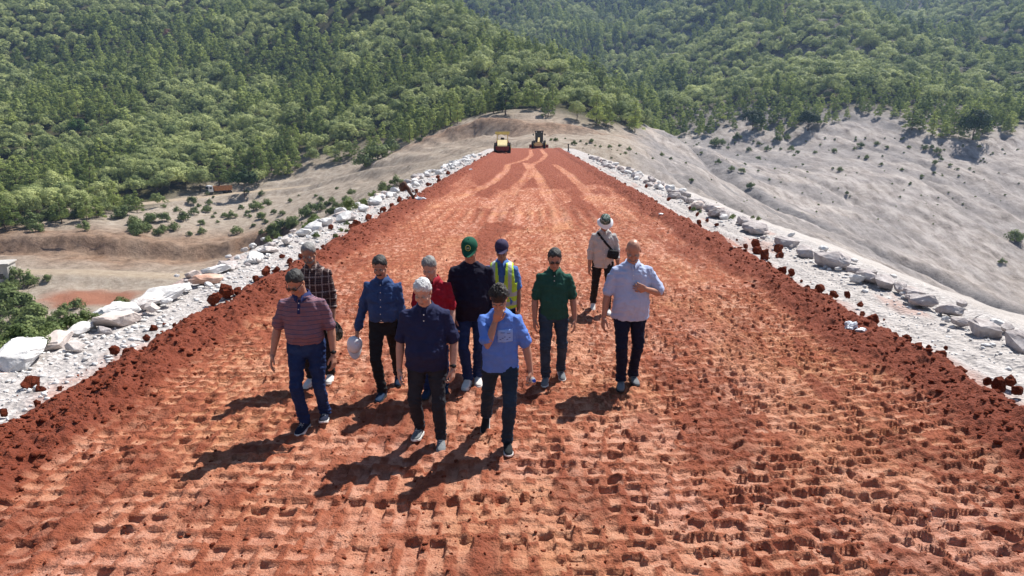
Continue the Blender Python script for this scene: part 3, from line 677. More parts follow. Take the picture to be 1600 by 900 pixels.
# ------------------------------------------------------------------ boulders, clods, loose stones
def rock_mesh(name, seed, mat, flat=0.65, cuts=2, rough=0.05, facets=13):
    rg = random.Random(seed); bm = bmesh.new()
    for _ in range(facets+9):
        v = Vector((rg.gauss(0, 1), rg.gauss(0, 1), rg.gauss(0, 1))).normalized()
        v = Vector((math.copysign(abs(v.x)**.75, v.x)*.55, math.copysign(abs(v.y)**.75, v.y)*.42, math.copysign(abs(v.z)**.8, v.z)*.5*flat))*rg.uniform(.88, 1.05); bm.verts.new(v)
    bmesh.ops.convex_hull(bm, input=bm.verts); bmesh.ops.delete(bm, geom=[v for v in bm.verts if not v.link_faces], context='VERTS')
    bmesh.ops.bevel(bm, geom=list(bm.edges), offset=0.012, segments=1, affect='EDGES')
    bmesh.ops.triangulate(bm, faces=bm.faces); bmesh.ops.subdivide_edges(bm, edges=bm.edges, cuts=cuts, use_grid_fill=True)
    o_ = Vector((seed*3.1, seed*1.7, 0))
    for v in bm.verts:
        n = v.co.normalized(); a = mnoise.noise(v.co*3.2+o_)*rough*1.1+abs(mnoise.noise(v.co*8+o_))*rough*.9+mnoise.noise(v.co*22+o_)*rough*.4; v.co += n*a
    me = bpy.data.meshes.new(name); bm.to_mesh(me); bm.free(); me.materials.append(mat); return me
k = NT('white_limestone', 0.85, 0.2); n = k.noise(2.5, 6, 0.65); n2 = k.noise(11, 5, 0.7); oi = k.n('ShaderNodeObjectInfo')
c = k.ramp(n, [(0.3, (0.44, 0.42, 0.41)), (0.48, (0.62, 0.61, 0.60)), (0.7, (0.74, 0.73, 0.72))])
c = k.mix(k.math('MULTIPLY', k.ramp(oi.outputs['Random'], [(0.72, (0, 0, 0)), (0.95, (1, 1, 1))]), 0.55), c, (0.48, 0.33, 0.26))
c = k.mix(k.ramp(n2, [(0.58, (0, 0, 0)), (0.72, (.45, .45, .45))]), c, (0.36, 0.25, 0.19)); k.col(c); k.bump(n2, 0.6, 0.03); M_WR = k.m
k = NT('grey_limestone', 0.85, 0.2); n = k.noise(2.2, 6, 0.65); n2 = k.noise(11, 5, 0.7)
c = k.ramp(n, [(0.3, (0.24, 0.205, 0.20)), (0.5, (0.40, 0.36, 0.35)), (0.7, (0.56, 0.52, 0.51))]); c = k.mix(k.ramp(n2, [(0.56, (0, 0, 0)), (0.7, (.5, .5, .5))]), c, (0.27, 0.20, 0.18)); k.col(c); k.bump(n2, 0.6, 0.03); M_GR = k.m
k = NT('pink_limestone', 0.85, 0.2); n = k.noise(2.2, 6, 0.65); k.col(k.ramp(n, [(0.3, (0.42, 0.22, 0.15)), (0.55, (0.55, 0.36, 0.28)), (0.75, (0.66, 0.58, 0.54))])); k.bump(k.noise(11, 5, 0.7), 0.6, 0.03); M_PR = k.m
k = NT('red_clod', 0.95, 0.1); n = k.noise(14, 6, 0.75); k.col(k.ramp(n, [(0.3, (0.10, 0.022, 0.011)), (0.65, (0.25, 0.060, 0.030))])); k.bump(n, 1.0, 0.05); M_CL = k.m
WR = [rock_mesh('white_boulder', 10+i, M_WR) for i in range(9)]; GR = [rock_mesh('grey_boulder', 30+i, M_GR) for i in range(8)]; PR = [rock_mesh('pink_boulder', 50, M_PR)]
CL = [rock_mesh('clay_clod', 60+i, M_CL, .85, 2, .11, 16) for i in range(7)]
def put_rock(name, me, x, y, z, s, rz, label, cat, group=None, tl=0.2):
    o = link(bpy.data.objects.new(name, me)); o.location = (x, y, z); o.scale = s; o.rotation_euler = (random.uniform(-tl, tl), random.uniform(-tl, tl), rz)
    tag(o, label, cat, group); return o
def along(y):
    for lim, t in ((6.5, 'nearest the camera'), (8.5, 'level with the front men'), (12, 'level with the rear men'), (18, 'just beyond the walking men'), (30, 'between men and dead stump'), (50, 'halfway to the machines'), (85, 'nearing the machines')):
        if y < lim: return t
    return 'close to the machines'
rr_ = random.Random(5)
# hand-placed ones (photo x of centre, y of foot, width px, kind)
LB = [(16,612,80,0),(86,566,92,0),(150,543,60,0),(203,510,66,0),(175,522,40,0),(230,498,62,0),(272,470,60,0),(248,478,44,0),(325,444,44,2),(298,456,34,0),(290,463,38,0),(355,428,40,0),(385,420,32,1),(405,408,32,0),(422,396,28,0),(444,388,24,1),(468,382,26,0),(490,368,30,0),(505,362,24,0),(530,352,26,0),(545,338,20,0)]
RB_ = [(1580,548,64,1),(1534,524,54,1),(1484,493,40,0),(1502,510,30,1),(1440,478,46,0),(1418,466,34,1),(1390,472,30,1),(1370,448,42,0),(1396,455,28,1),(1340,434,30,1),(1355,440,36,0),(1295,416,62,0),(1248,400,36,1),(1210,385,36,1),(1168,362,42,1),(1138,352,30,1),(1112,340,28,0),(1092,330,26,1)]
def rocks_at(lst, left):
    for q, (a, b, w, kd) in enumerate(lst):
        p = ground_at(a, b, -0.05); D = p.y; s = w/FOC*D*(0.98 if left else 0.95)
        if left: p.x = -max(6.9+rr_.uniform(-.1, .25), -p.x)
        else: p.x = max(7.3+rr_.uniform(-.15, .2), p.x)
        kd = 1 if (not left and q % 3) else kd; me = (WR, GR, PR)[kd][q % len((WR, GR, PR)[kd])]; nm = ('white', 'grey', 'pinkish')[kd]; 
        big = 'big' if s > .62 else 'small'
        lb = f'{big} {nm} boulder on {"left" if left else "right"} edge {along(p.y)}'
        o = put_rock('boulder', me, p.x, p.y, s*.10, ((s*1.18, s*.95, s*.66) if left else (s*1.15, s*.95, s*.82)), rr_.uniform(-.45, .45)+(1.35 if left else -1.35), lb, 'boulder', lb.replace('boulder', 'boulders', 1))
rocks_at(LB, True); rocks_at(RB_, False)
def row(left, y, y1, lim):
    n = 0
    while y < y1 and n < lim:
        s = rr_.uniform(.30, .62)*(1.0 if y < 45 else 1.15); far = y > 22
        x = rr_.choice([6.75, 7.15, 7.5]) if left else rr_.choice([7.1, 7.4, 7.8]); x += rr_.uniform(-.2, .25)
        if not far: s *= rr_.uniform(.25, .55); 
        kd = (0 if rr_.random() < .93 else 1) if left else (1 if rr_.random() < .55 else 0); me = rr_.choice((WR, GR)[kd]); nm = ('white', 'grey')[kd]
        big = 'big' if s > .45 else 'small'; lb = f'{big} {nm} boulder on {"left" if left else "right"} edge {along(y)}'
        put_rock('boulder', me, -x if left else x, y, s*.14, (s*1.1, s, s*.95), rr_.uniform(0, 6.28), lb, 'boulder', lb.replace('boulder', 'boulders', 1), .35); n += 1
        y += rr_.uniform(.12, .5)*(1.7 if far else 1.0)*(1.0+y/70)
row(True, 4.5, 132, 135); row(False, 5.0, 132, 118)
# red clods: photo x, foot y, width
CLOD = [(42,607,32),(3,646,16),(176,550,19),(199,558,26),(193,566,16),(173,577,10),(148,587,12),(92,607,10),(100,634,28),(238,515,15),(255,508,9),(272,508,9),(55,632,14),(332,472,24),(352,462,28),(370,458,16),(390,452,12),(398,438,14),(414,430,18),(430,424,14),(452,410,12),(440,402,10),(470,402,12),(516,356,10),(549,357,14),(556,352,16),(575,342,12),(598,330,12),(612,322,9),(624,314,10),(650,300,8),(668,290,8),(684,278,8),(686,285,9),(700,272,8),
 (1182,384,16),(1166,386,9),(1185,396,18),(1197,404,20),(1218,392,18),(1219,402,14),(1201,416,12),(1224,426,18),(1238,428,14),(1283,454,18),(1272,460,16),(1262,452,12),(1307,462,12),(1325,462,13),(1345,477,11),(1364,507,26),(1288,467,8),(1243,442,6),(1372,516,10),(1453,544,10),(1455,554,10),(1472,558,20),(1479,543,8),(1400,530,18),(1418,538,14),(1437,545,18),(1390,524,12),(1564,608,28),(1580,600,22),(1592,614,22),(1545,598,16),(1120,352,8),(1105,345,7),(1090,336,7),(1078,326,6),(1045,312,7),(1010,292,6)]
for q, (a, b, w) in enumerate(CLOD):
    p = ground_at(a, b, 0.0); s = w/FOC*p.y*0.92; side = 'left' if p.x < 0 else 'right'; sz = 'large' if w > 19 else 'small'
    lb = f'{sz} dark red clay clod on {side} gravel {along(p.y)}'
    put_rock('clay_clod', CL[q % 7], p.x, p.y+s*.3, s*.30-.03, (s, s, s*.95), rr_.uniform(0, 6.28), lb, 'clay clod', lb.replace('clod', 'clods', 1), 3.0)
for _ in range(110):
    left = rr_.random() < .5; y = 4.5*math.exp(rr_.random()*3.1); x = 5.55+abs(rr_.gauss(0, .22)); s = rr_.uniform(.04, .12)*(1+y/50)
    side = 'left' if left else 'right'; lb = f'small dark red clay clod on {side} gravel {along(y)}'
    put_rock('clay_clod', rr_.choice(CL), -x if left else x, y, s*.2-.03, (s, s, s), rr_.uniform(0, 6.28), lb, 'clay clod', lb.replace('clod', 'clods', 1), 3.0)
# loose small stones and crumbs: nobody could count them
def crumbs(name, label, mat, N_, fn, seed):
    rg = np.random.default_rng(seed); base = []
    bmx = bmesh.new(); bmesh.ops.create_icosphere(bmx, subdivisions=1, radius=.5); bv = np.array([v.co[:] for v in bmx.verts]); bf = np.array([[v.index for v in f.verts] for f in bmx.faces]); bmx.free()
    P_, S_ = fn(rg, N_); V = bv[None]*(0.55+.8*rg.random((N_, len(bv), 1)))*S_[:, None, None]*(0.5+.9*rg.random((N_, 1, 3)))*np.array([1, 1, .6])
    a = rg.random(N_)*6.28; c, s = np.cos(a)[:, None], np.sin(a)[:, None]; V = np.stack([V[..., 0]*c-V[..., 1]*s, V[..., 0]*s+V[..., 1]*c, V[..., 2]], -1)+P_[:, None]
    me = np_mesh(name, V.reshape(-1, 3), (bf[None]+np.arange(N_)[:, None, None]*len(bv)).reshape(-1, 3), mat, smooth=False)
    o = link(bpy.data.objects.new(name, me)); tag(o, label, name.replace('_', ' '), None, 'stuff'); return o
def f_white(rg, n):
    sgn = np.where(rg.random(n) < .5, -1, 1); y = 4.5*np.exp(rg.random(n)*2.9); t = rg.random(n); x = sgn*(5.7+t*1.5+.15*rg.normal(size=n)+np.where(sgn > 0, .3*t, 0)); s = (.014+.075*rg.random(n)**4)*(1+y/40)
    s = np.where((sgn > 0) & (t < .6), s*.45, s); return np.stack([x, y, dam_z(x, y)+s*.15], 1), s
crumbs('stone_chips', 'loose pale stone chips strewn over both gravel strips', M_WR, 9000, f_white, 3)
def f_red(rg, n):
    h = n//2; y = 4.0*np.exp(rg.random(n)*2.6); sgn = np.where(rg.random(n) < .5, -1, 1); x = np.where(np.arange(n) < h, sgn*(5.05+.38*rg.normal(size=n)), rg.uniform(-5, 5, n)); s = .010+.035*rg.random(n)**3; s = np.where(np.arange(n) < h, s*1.8, s)
    z = clay(x, y)[0]; z = np.where(np.abs(x) > 5.55, dam_z(x, y), z); return np.stack([x, y, z+s*.2], 1), s
crumbs('clay_crumbs', 'loose red clay crumbs scattered over the crest', M_CL, 14000, f_red, 4)
# ------------------------------------------------------------------ people
class Solid:
    """collects closed lofts, then fuses them into one continuous surface"""
    def __init__(s): s.V = []; s.F = []
    def loft(s, rings, n=20, p=2.0):
        b0 = len(s.V); k = len(rings)
        for (c, ax, ay, rx, ry) in rings:
            for i in range(n):
                t = 2*math.pi*i/n; ct, st = math.cos(t), math.sin(t)
                ex = 2.0/p; x = math.copysign(abs(ct)**ex, ct)*rx; y = math.copysign(abs(st)**ex, st)*ry
                s.V.append(c+ax*x+ay*y)
        for r in range(k-1):
            for i in range(n):
                a = b0+r*n+i; b = b0+r*n+(i+1) % n; s.F.append((a, b, b+n, a+n))
        s.F.append(tuple(b0+i for i in range(n))[::-1]); s.F.append(tuple(b0+(k-1)*n+i for i in range(n)))
    def limb(s, P_, R_, n=14, flat=1.0, side=None):
        """tube through points with radii, rounded ends"""
        P_ = [Vector(p) for p in P_]; rings = []
        d0 = (P_[1]-P_[0]).normalized(); sx = side or Vector((1, 0, 0))
        for i, (p, r) in enumerate(zip(P_, R_)):
            if i == 0: d = P_[1]-P_[0]
            elif i == len(P_)-1: d = P_[-1]-P_[-2]
            else: d = (P_[i]-P_[i-1]).normalized()+(P_[i+1]-P_[i]).normalized()
            d.normalize(); y = d.cross(sx)
            if y.length < 1e-3: y = d.orthogonal()
            y.normalize(); x = y.cross(d).normalized()
            if i == 0:
                for a in (80, 50, 22): rings.append((p-d*r*math.sin(R(a))*0.9, x, y, r*math.cos(R(a)), r*math.cos(R(a))*flat))
            rings.append((p, x, y, r, r*flat))
            if i == len(P_)-1:
                for a in (22, 50, 80): rings.append((p+d*r*math.sin(R(a))*0.9, x, y, r*math.cos(R(a)), r*math.cos(R(a))*flat))
        s.loft(rings, n)
    def ball(s, c, r, M=None, n=14):
        c = Vector(c); r = Vector(r) if not isinstance(r, (int, float)) else Vector((r, r, r)); rings = []
        X, Y, Z = Vector((1, 0, 0)), Vector((0, 1, 0)), Vector((0, 0, 1))
        if M: m3 = M.to_3x3(); X, Y, Z = m3@X, m3@Y, m3@Z; c = M@c
        for a in (-84, -60, -36, -12, 12, 36, 60, 84): rings.append((c+Z*r.z*math.sin(R(a)), X, Y, r.x*math.cos(R(a)), r.y*math.cos(R(a))))
        s.loft(rings, n)
    def raw(s, name):
        me = bpy.data.meshes.new(name); me.from_pydata([tuple(v) for v in s.V], [], s.F); me.update()
        bm = bmesh.new(); bm.from_mesh(me); bmesh.ops.recalc_face_normals(bm, faces=bm.faces); bm.to_mesh(me); bm.free(); return me
    def fuse(s, name, mat, vox=0.008, smooth=4, disp=None):
        me = s.raw(name); o = bpy.data.objects.new('tmp', me); SC.collection.objects.link(o)
        m = o.modifiers.new('r', 'REMESH'); m.mode = 'VOXEL'; m.voxel_size = vox
        if smooth: q = o.modifiers.new('s', 'SMOOTH'); q.iterations = smooth; q.factor = 0.5
        dg = bpy.context.evaluated_depsgraph_get(); out = bpy.data.meshes.new_from_object(o.evaluated_get(dg)); out.name = name
        bpy.data.objects.remove(o); bpy.data.meshes.remove(me)
        if disp is not None:
            n = len(out.vertices); co = np.empty(n*3, np.float32); out.vertices.foreach_get('co', co); co = co.reshape(-1, 3)
            nr = np.empty(n*3, np.float32); out.vertices.foreach_get('normal', nr); nr = nr.reshape(-1, 3)
            co = co+nr*disp(co)[:, None]; out.vertices.foreach_set('co', co.astype(np.float32).ravel()); out.update()
        out.materials.clear(); out.materials.append(mat); out.shade_smooth(); return out
def n3(co, fx, fy, fz, s, o=3):
    return fbm(co[:, 0]*fx+co[:, 1]*fy*0.7, co[:, 2]*fz+co[:, 1]*fy*0.4, o, s)-0.5
def add(name, me, parent): return link(bpy.data.objects.new(name, me), parent)

def skin_mat(name, c, ruddy):
    k = NT(name, 0.48, 0.4); n = k.noise(30, 4)
    k.col(k.ramp(n, [(0.3, tuple(x*0.86 for x in c)), (0.6, c), (0.8, (min(1, c[0]*1.08), c[1]*ruddy, c[2]*ruddy))])); k.b.inputs['Subsurface Weight'].default_value = 0.12
    k.b.inputs['Subsurface Radius'].default_value = (0.012, 0.005, 0.003); k.bump(k.noise(220, 2), 0.15, 0.002); return k.m
SKIN = [skin_mat('skin_tan', (0.42, 0.205, 0.135), 0.85), skin_mat('skin_fair', (0.52, 0.29, 0.21), 0.85), skin_mat('skin_brown', (0.33, 0.165, 0.11), 0.9)]
def cloth(name, c, var=0.12, rough=0.85, kind=None, c2=None, c3=None, period=0.02):
    k = NT(name, rough, 0.15); k.b.inputs['Sheen Weight'].default_value = 0.0
    n = k.noise(12, 5, 0.6); base = k.ramp(n, [(0.3, tuple(x*(1-var) for x in c)), (0.7, tuple(min(1, x*(1+var)) for x in c))])
    if kind in ('stripe', 'plaid'):
        tc = k.n('ShaderNodeTexCoord'); sp = k.n('ShaderNodeSeparateXYZ'); k.l(tc.outputs['Object'], sp.inputs[0])
        z = k.math('FRACT', k.math('DIVIDE', k.math('ADD', sp.outputs[2], k.math('MULTIPLY', n, 0.012)), period))
        base = k.mix(k.math('GREATER_THAN', z, 0.5), base, c2)
        z2 = k.math('FRACT', k.math('DIVIDE', sp.outputs[2], period*4)); base = k.mix(k.math('GREATER_THAN', z2, 0.86), base, c3 or c2)
        if kind == 'plaid':
            x = k.math('FRACT', k.math('DIVIDE', sp.outputs[0], period)); base = k.mix(k.math('MULTIPLY', k.math('GREATER_THAN', x, 0.5), 0.5), base, c2)
            x2 = k.math('FRACT', k.math('DIVIDE', sp.outputs[0], period*3)); base = k.mix(k.math('GREATER_THAN', x2, 0.86), base, c3)
    if kind == 'denim':
        tc = k.n('ShaderNodeTexCoord'); sp = k.n('ShaderNodeSeparateXYZ'); k.l(tc.outputs['Object'], sp.inputs[0])
        nn = k.noise(5, 4); base = k.mix(k.ramp(nn, [(0.5, (0, 0, 0)), (0.72, (0.6, 0.6, 0.6))]), base, c2)
    if kind == 'camo':
        base = k.ramp(k.noise(28, 2, 0.5, dist=1.2), [(0.0, c), (0.44, c), (0.45, c2), (0.56, c2), (0.57, c3), (1, c3)])
    k.col(base); k.bump(k.math('ADD', k.noise(40, 4), k.math('MULTIPLY', k.noise(400, 2), 0.3)), 0.35, 0.006); return k.m
RUB = flat_mat('white_rubber', (0.7, 0.7, 0.68), 0.5, 0.4, 0.12, 30)
DARKRUB = flat_mat('dark_rubber', (0.03, 0.03, 0.03), 0.7, 0.3)
LEATHER = flat_mat('belt_leather', (0.035, 0.022, 0.015), 0.45, 0.5); METAL = flat_mat('buckle_metal', (0.5, 0.48, 0.44), 0.3, 0.5, metal=1.0)
GLASS = flat_mat('dark_lens', (0.008, 0.008, 0.01), 0.08, 0.6); EYE = flat_mat('eyeball', (0.38, 0.33, 0.30), 0.2, 0.5); LIP = flat_mat('lips', (0.26, 0.10, 0.08), 0.5, 0.4)
BLACK = flat_mat('black_fabric', (0.012, 0.012, 0.014), 0.8, 0.2)
def hair_mat(name, a, b):
    k = NT(name, 0.6, 0.35); n = k.noise(130, 4, 0.7, dist=0.4); k.col(k.ramp(n, [(0.3, a), (0.65, b)])); k.bump(n, 0.8, 0.006); return k.m
HAIR = {'black': hair_mat('black_hair', (0.006, 0.005, 0.005), (0.03, 0.025, 0.022)), 'salt': hair_mat('dark_grey_hair', (0.006, 0.006, 0.006), (0.050, 0.048, 0.046)),
        'grey': hair_mat('grey_hair', (0.06, 0.058, 0.056), (0.30, 0.29, 0.28)), 'white': hair_mat('white_hair', (0.26, 0.26, 0.26), (0.72, 0.72, 0.72)), 'brown': hair_mat('dark_brown_hair', (0.012, 0.008, 0.006), (0.05, 0.035, 0.025))}

def ik(a, b, l1, l2, bend):
    a, b = Vector(a), Vector(b); d = b-a; L_ = min(d.length, (l1+l2)*0.999); d.normalize()
    x = (l1*l1-l2*l2+L_*L_)/(2*L_); h = math.sqrt(max(0, l1*l1-x*x)); n = (bend-d*bend.dot(d)).normalized()
    return a+d*x+n*h, a+d*L_

def person(label, foot_r, foot_l, head_y, skin, hair, shirt, trousers, shoe, arm_r, arm_l, **o):
    """foot_r / foot_l: photo positions of the shoes (r is on the viewer's left)"""
    gr = ground_at(*foot_r, 0.06); gl = ground_at(*foot_l, 0.06); w = o.get('w', 0.5)
    c = gr.lerp(gl, w); rz = o.get('rz', 0.0); mz = Matrix.Rotation(-rz, 3, 'Z')
    D = -c.x*SY+c.y*CY
    zt = place(800, head_y, D)[2]; tilt = o.get('bow', 25)+4
    ht = o.get('h') or (zt-0.055+0.035); S = ht/1.75
    print('person', label[:40], 'at', [round(v, 2) for v in c], 'height', round(zt-0.055, 2))
    base_z = min(clay_z(gr.x, gr.y), clay_z(gl.x, gl.y))
    root = empty('person', (c.x, c.y, 0.0), rz); tag(root, label, 'person', None)
    loc = lambda g: (mz@(g-c))/S
    fr = loc(gr); fl = loc(gl); lift_r, lift_l = o.get('lift', (0, 0))
    zr = (clay_z(gr.x, gr.y))/S-0.012; zl = clay_z(gl.x, gl.y)/S-0.012
    if 'sep' in o:
        m_ = (fr.x+fl.x)/2
    fr.z = zr+lift_r; fl.z = zl+lift_l
    g = o.get('girth', 1.0); belly = o.get('belly', 0.02); lean = R(o.get('lean', 6)); wid = o.get('wide', 1.0)
    zb = min(zr, zl)
    pel = Vector((0, 0, 0.955+zb-0.25*(abs(fr.y-fl.y)/2)**2-0.012)); 
    TR = Matrix.Rotation(lean, 3, 'X')     # top goes towards -Y
    tw = Matrix.Rotation(R(o.get('twist', 0)), 3, 'Z')
    def T(x, y, z): return pel+TR@(tw@Vector((x, y, z-0.955)))
    X_ = tw@Vector((1, 0, 0)); Y_ = TR@(tw@Vector((0, 1, 0)))
    ankles = {}; hips = {}; knees = {}
    for sgn, f, nm in ((-1, fr, 'r'), (1, fl, 'l')):
        pitch = R(o.get('pitch_'+nm, 0)); hip = pel+Vector((0.088*sgn*wid, 0, -0.03))
        an = Vector((f.x, f.y+0.055, f.z+0.085+0.0*pitch))
        kn, an = ik(hip, an, 0.435, 0.425, Vector((0.12*sgn, -1, 0)))
        ankles[nm] = an; hips[nm] = hip; knees[nm] = kn
    # ---- body (skin)
    B = Solid(); n20 = 22
    tor = [(0.86, .145, .10, 0), (0.98, .135, .095, -.3*belly), (1.15, .145, .10, -.3*belly), (1.28, .155, .10, 0), (1.35, .135, .085, .005), (1.395, .095, .065, .01), (1.43, .055, .05, .01)]
    B.loft([(T(0, y, z), X_, Y_, rx*g, ry*g) for z, rx, ry, y in tor], n20, 2.3)
    for nm in 'rl': B.limb([hips[nm], hips[nm].lerp(knees[nm], .5), knees[nm], knees[nm].lerp(ankles[nm], .35), ankles[nm]], [.078*g, .068, .052, .05, .036])
    nb = T(0, 0.015, 1.462); HR = Matrix.Rotation(R(o.get('yaw', 0)), 3, 'Z')@Matrix.Rotation(R(o.get('roll', 0)), 3, 'Y')@Matrix.Rotation(R(tilt), 3, 'X')
    hc = nb+(TR@Vector((0, -0.034, 0.070)))+HR@Vector((0, -0.018, 0.105)); H4 = Matrix.Translation(hc)@HR.to_4x4()
    B.limb([nb-Vector((0, 0, .05)), nb.lerp(hc, .35), hc+HR@Vector((0, .02, -.05))], [.062*g**.5, .056*g**.5, .055])
    fw = o.get('face', 1.0)
    for cc, rr in [((0, .012, .03), (.076, .096, .088)), ((0, -.028, -.04), (.060*fw, .062, .078)), ((0, -.062, -.098), (.026*fw, .024, .019)), ((0, -.080, .017), (.044, .012, .009)),
                   ((.036, -.062, -.038), (.024*fw, .026, .026)), ((-.036, -.062, -.038), (.024*fw, .026, .026)), ((0, -.098, -.016), (.0095, .013, .026)), ((0, -.106, -.034), (.0125, .014, .010)),
                   ((.012, -.098, -.037), (.007, .009, .007)), ((-.012, -.098, -.037), (.007, .009, .007)), ((0, -.087, -.064), (.022, .010, .006)), ((0, -.085, -.076), (.018, .010, .006)),
                   ((.077, .012, -.012), (.009, .018, .031)), ((-.077, .012, -.012), (.009, .018, .031)), ((.05, -.0, -.06), (.02*fw, .045, .03)), ((-.05, -.0, -.06), (.02*fw, .045, .03))]:
        B.ball(cc, rr, H4)
    # ---- arms
    sh = {}; el = {}; wr = {}; hd = {}; tips = {}
    for sgn, nm, arm in ((-1, 'r', arm_r), (1, 'l', arm_l)):
        s_ = T(0.163*sgn*g**.6*wid, 0.005, 1.352)
        if arm[0] == 'face':      # hand raised to the chin
            wt = H4@Vector((.035*sgn, -.135, -.185)); e0, w0 = ik(s_, wt, .285, .245, Vector((.55*sgn, -.25, -1))); arm = (e0-s_, w0-e0, (H4@Vector((0, -.118, -.085)))-w0, Vector((-.2*sgn, 1, .35)))
        u = Vector(arm[0]).normalized(); f_ = Vector(arm[1]).normalized()
        e_ = s_+u*0.285; w_ = e_+f_*0.245; h_ = Vector(arm[2]).normalized() if len(arm) > 2 else (f_+Vector((0, -0.1, -0.15))).normalized()
        sh[nm], el[nm], wr[nm], hd[nm] = s_, e_, w_, h_
        B.limb([s_.lerp(e_, .12), s_.lerp(e_, .3), s_.lerp(e_, .7), e_, e_.lerp(w_, .25), e_.lerp(w_, .7), w_, w_+h_*0.02], [.047*g**.5, .050*g**.5, .044, .041, .043, .033, .027, .027])
        pn = Vector(arm[3]).normalized() if len(arm) > 3 else Vector((-sgn, 0.35, 0)).normalized()     # where the palm faces
        pn = (pn-h_*pn.dot(h_)).normalized(); sd = h_.cross(pn)
        if sd.y > 0: sd = -sd                                                                          # thumb side to the front
        if len(arm) > 4: sd = -sd
        curl = o.get('curl_'+nm, 28)
        rings = [(w_+h_*t, sd, pn, a, b) for t, a, b in ((-.005, .024, .018), (.03, .034, .017), (.065, .041, .015), (.088, .040, .013), (.096, .034, .010))]
        B.loft(rings, 14, 2.4)
        for q in range(4):
            off = (.031-.0205*q); p0 = w_+h_*(.078-.004*abs(q-1))+sd*off; L3 = [(.042, .028, .022), (.046, .031, .023), (.043, .029, .022), (.034, .022, .019)][q]
            dd = (h_+sd*(off*2.2)).normalized(); pts_ = [p0, p0+dd*0.02]; a = curl*0.55+q*3
            for L1 in L3:
                rot = Matrix.Rotation(R(a), 3, pn.cross(h_).normalized()*-1); d2 = rot@dd
                if d2.dot(pn) < 0: d2 = Matrix.Rotation(-R(a), 3, pn.cross(h_).normalized()*-1)@dd
                pts_.append(pts_[-1]+d2*L1*0.92); a += curl
            B.limb(pts_, [.0095, .0098, .009, .0083, .0074], 10)
            if q == 1: tips[nm] = pts_[-1]
        t0 = w_+h_*.022+sd*.022; td = (h_*.75+sd*.75+pn*.35).normalized(); t1 = t0+td*.04; t2 = t1+(h_*.95+sd*.25+pn*.4).normalized()*.032; t3 = t2+(h_+pn*.35).normalized()*.026
        B.limb([t0, t1, t2, t3], [.015, .0125, .0105, .009], 10)
    body = add('body', B.fuse('body', skin, 0.0052, 3), root)
    # ---- face details
    def small(nm, mat, balls, par=body, n=12):
        q = Solid()
        for cc, rr in balls: q.ball(cc, rr, H4, n)
        me = q.raw(nm); me.materials.append(mat); me.shade_smooth(); return add(nm, me, par)
    for sx in (-1, 1): small('eye', EYE, [((.029*sx, -.083, -.003), (.012, .009, .007))])
    small('mouth', LIP, [((0, -.0935, -.0695), (.021, .006, .0045))])
    hm = HAIR[hair] if hair != 'none' else HAIR['grey']
    for sx in (-1, 1):
        q = Solid(); q.limb([H4@Vector((.012*sx, -.098, .013)), H4@Vector((.030*sx, -.0965, .021)), H4@Vector((.048*sx, -.084, .014))], [.0025, .0034, .002], 8); me = q.raw('eyebrow'); me.materials.append(HAIR['grey'] if hair in ('white', 'grey', 'none') else HAIR['salt']); add('eyebrow', me, body)
    if o.get('moustache'): 
        q = Solid(); q.limb([H4@Vector((-.03, -.090, -.062)), H4@Vector((-.012, -.102, -.052)), H4@Vector((.012, -.102, -.052)), H4@Vector((.03, -.090, -.062))], [.005, .0085, .0085, .005], 8); me = q.raw('moustache'); me.materials.append(hm); me.shade_smooth(); add('moustache', me, body)
    if o.get('beard'):
        q = Solid(); q.ball((0, -.034, -.058), (.063*fw, .062, .063), H4, 20)
        def shv(me, zcut):
            for v in me.vertices:
                p_ = H4.inverted()@v.co
                if p_.z > zcut+0.35*max(0, p_.y+.05) or (abs(p_.x) < .02 and p_.z > -.083 and p_.y < -.05): v.co = H4@(p_*0.6+Vector((0, 0, -.02)))
        me = q.raw('beard'); bm = bmesh.new(); bm.from_mesh(me); bmesh.ops.subdivide_edges(bm, edges=bm.edges, cuts=2, use_grid_fill=True); bm.to_mesh(me); bm.free()
        shv(me, -.055); me.materials.append(HAIR['grey']); me.shade_smooth(); add('beard', me, body)
    # ---- hair
    if hair != 'none':
        thick = o.get('hair_t', 1.0); nu, nv = 48, 32; V = []; F = []
        for j in range(nv+1):
            ph = math.pi*j/nv-math.pi/2
            for i in range(nu):
                th = 2*math.pi*i/nu; dx_, dy_, dz_ = math.cos(ph)*math.cos(th), math.cos(ph)*math.sin(th), math.sin(ph)
                p_ = Vector((dx_*(.077+.006*thick), .014+dy_*(.096+.007*thick), .030+dz_*(.086+.010*thick)))
                rag = mnoise.noise(Vector((p_.x*60, p_.y*60, 3)))*.010
                line = -.060 if p_.y > 0.03 else (.078-.016*abs(p_.x)/.05+.010*math.sin(p_.x*70)+o.get('recede', 0) if p_.y < -.04 else -.060+((0.03-p_.y)/.07)**.6*.108)
                line += rag; base_ = Vector((dx_*.0765, .012+dy_*.0965, .030+dz_*.0885)); t_ = max(0, min(1, (p_.z-line)/.030))
                nz = mnoise.noise(Vector((p_.x*80, p_.y*80, p_.z*60)))*.006*thick*o.get('curly', 1)+mnoise.noise(p_*30)*.008*thick
                if p_.z < line: p_ = Vector((p_.x*.86, p_.y*.86, p_.z*.90))
                else: p_ = base_.lerp(p_+p_.normalized()*nz, .12+.88*t_**.7)
                V.append(H4@p_)
        for j in range(nv):
            for i in range(nu): a = j*nu+i; b = j*nu+(i+1) % nu; F.append((a, b, b+nu, a+nu))
        mesh_obj('hair', V, F, hm, root, True)
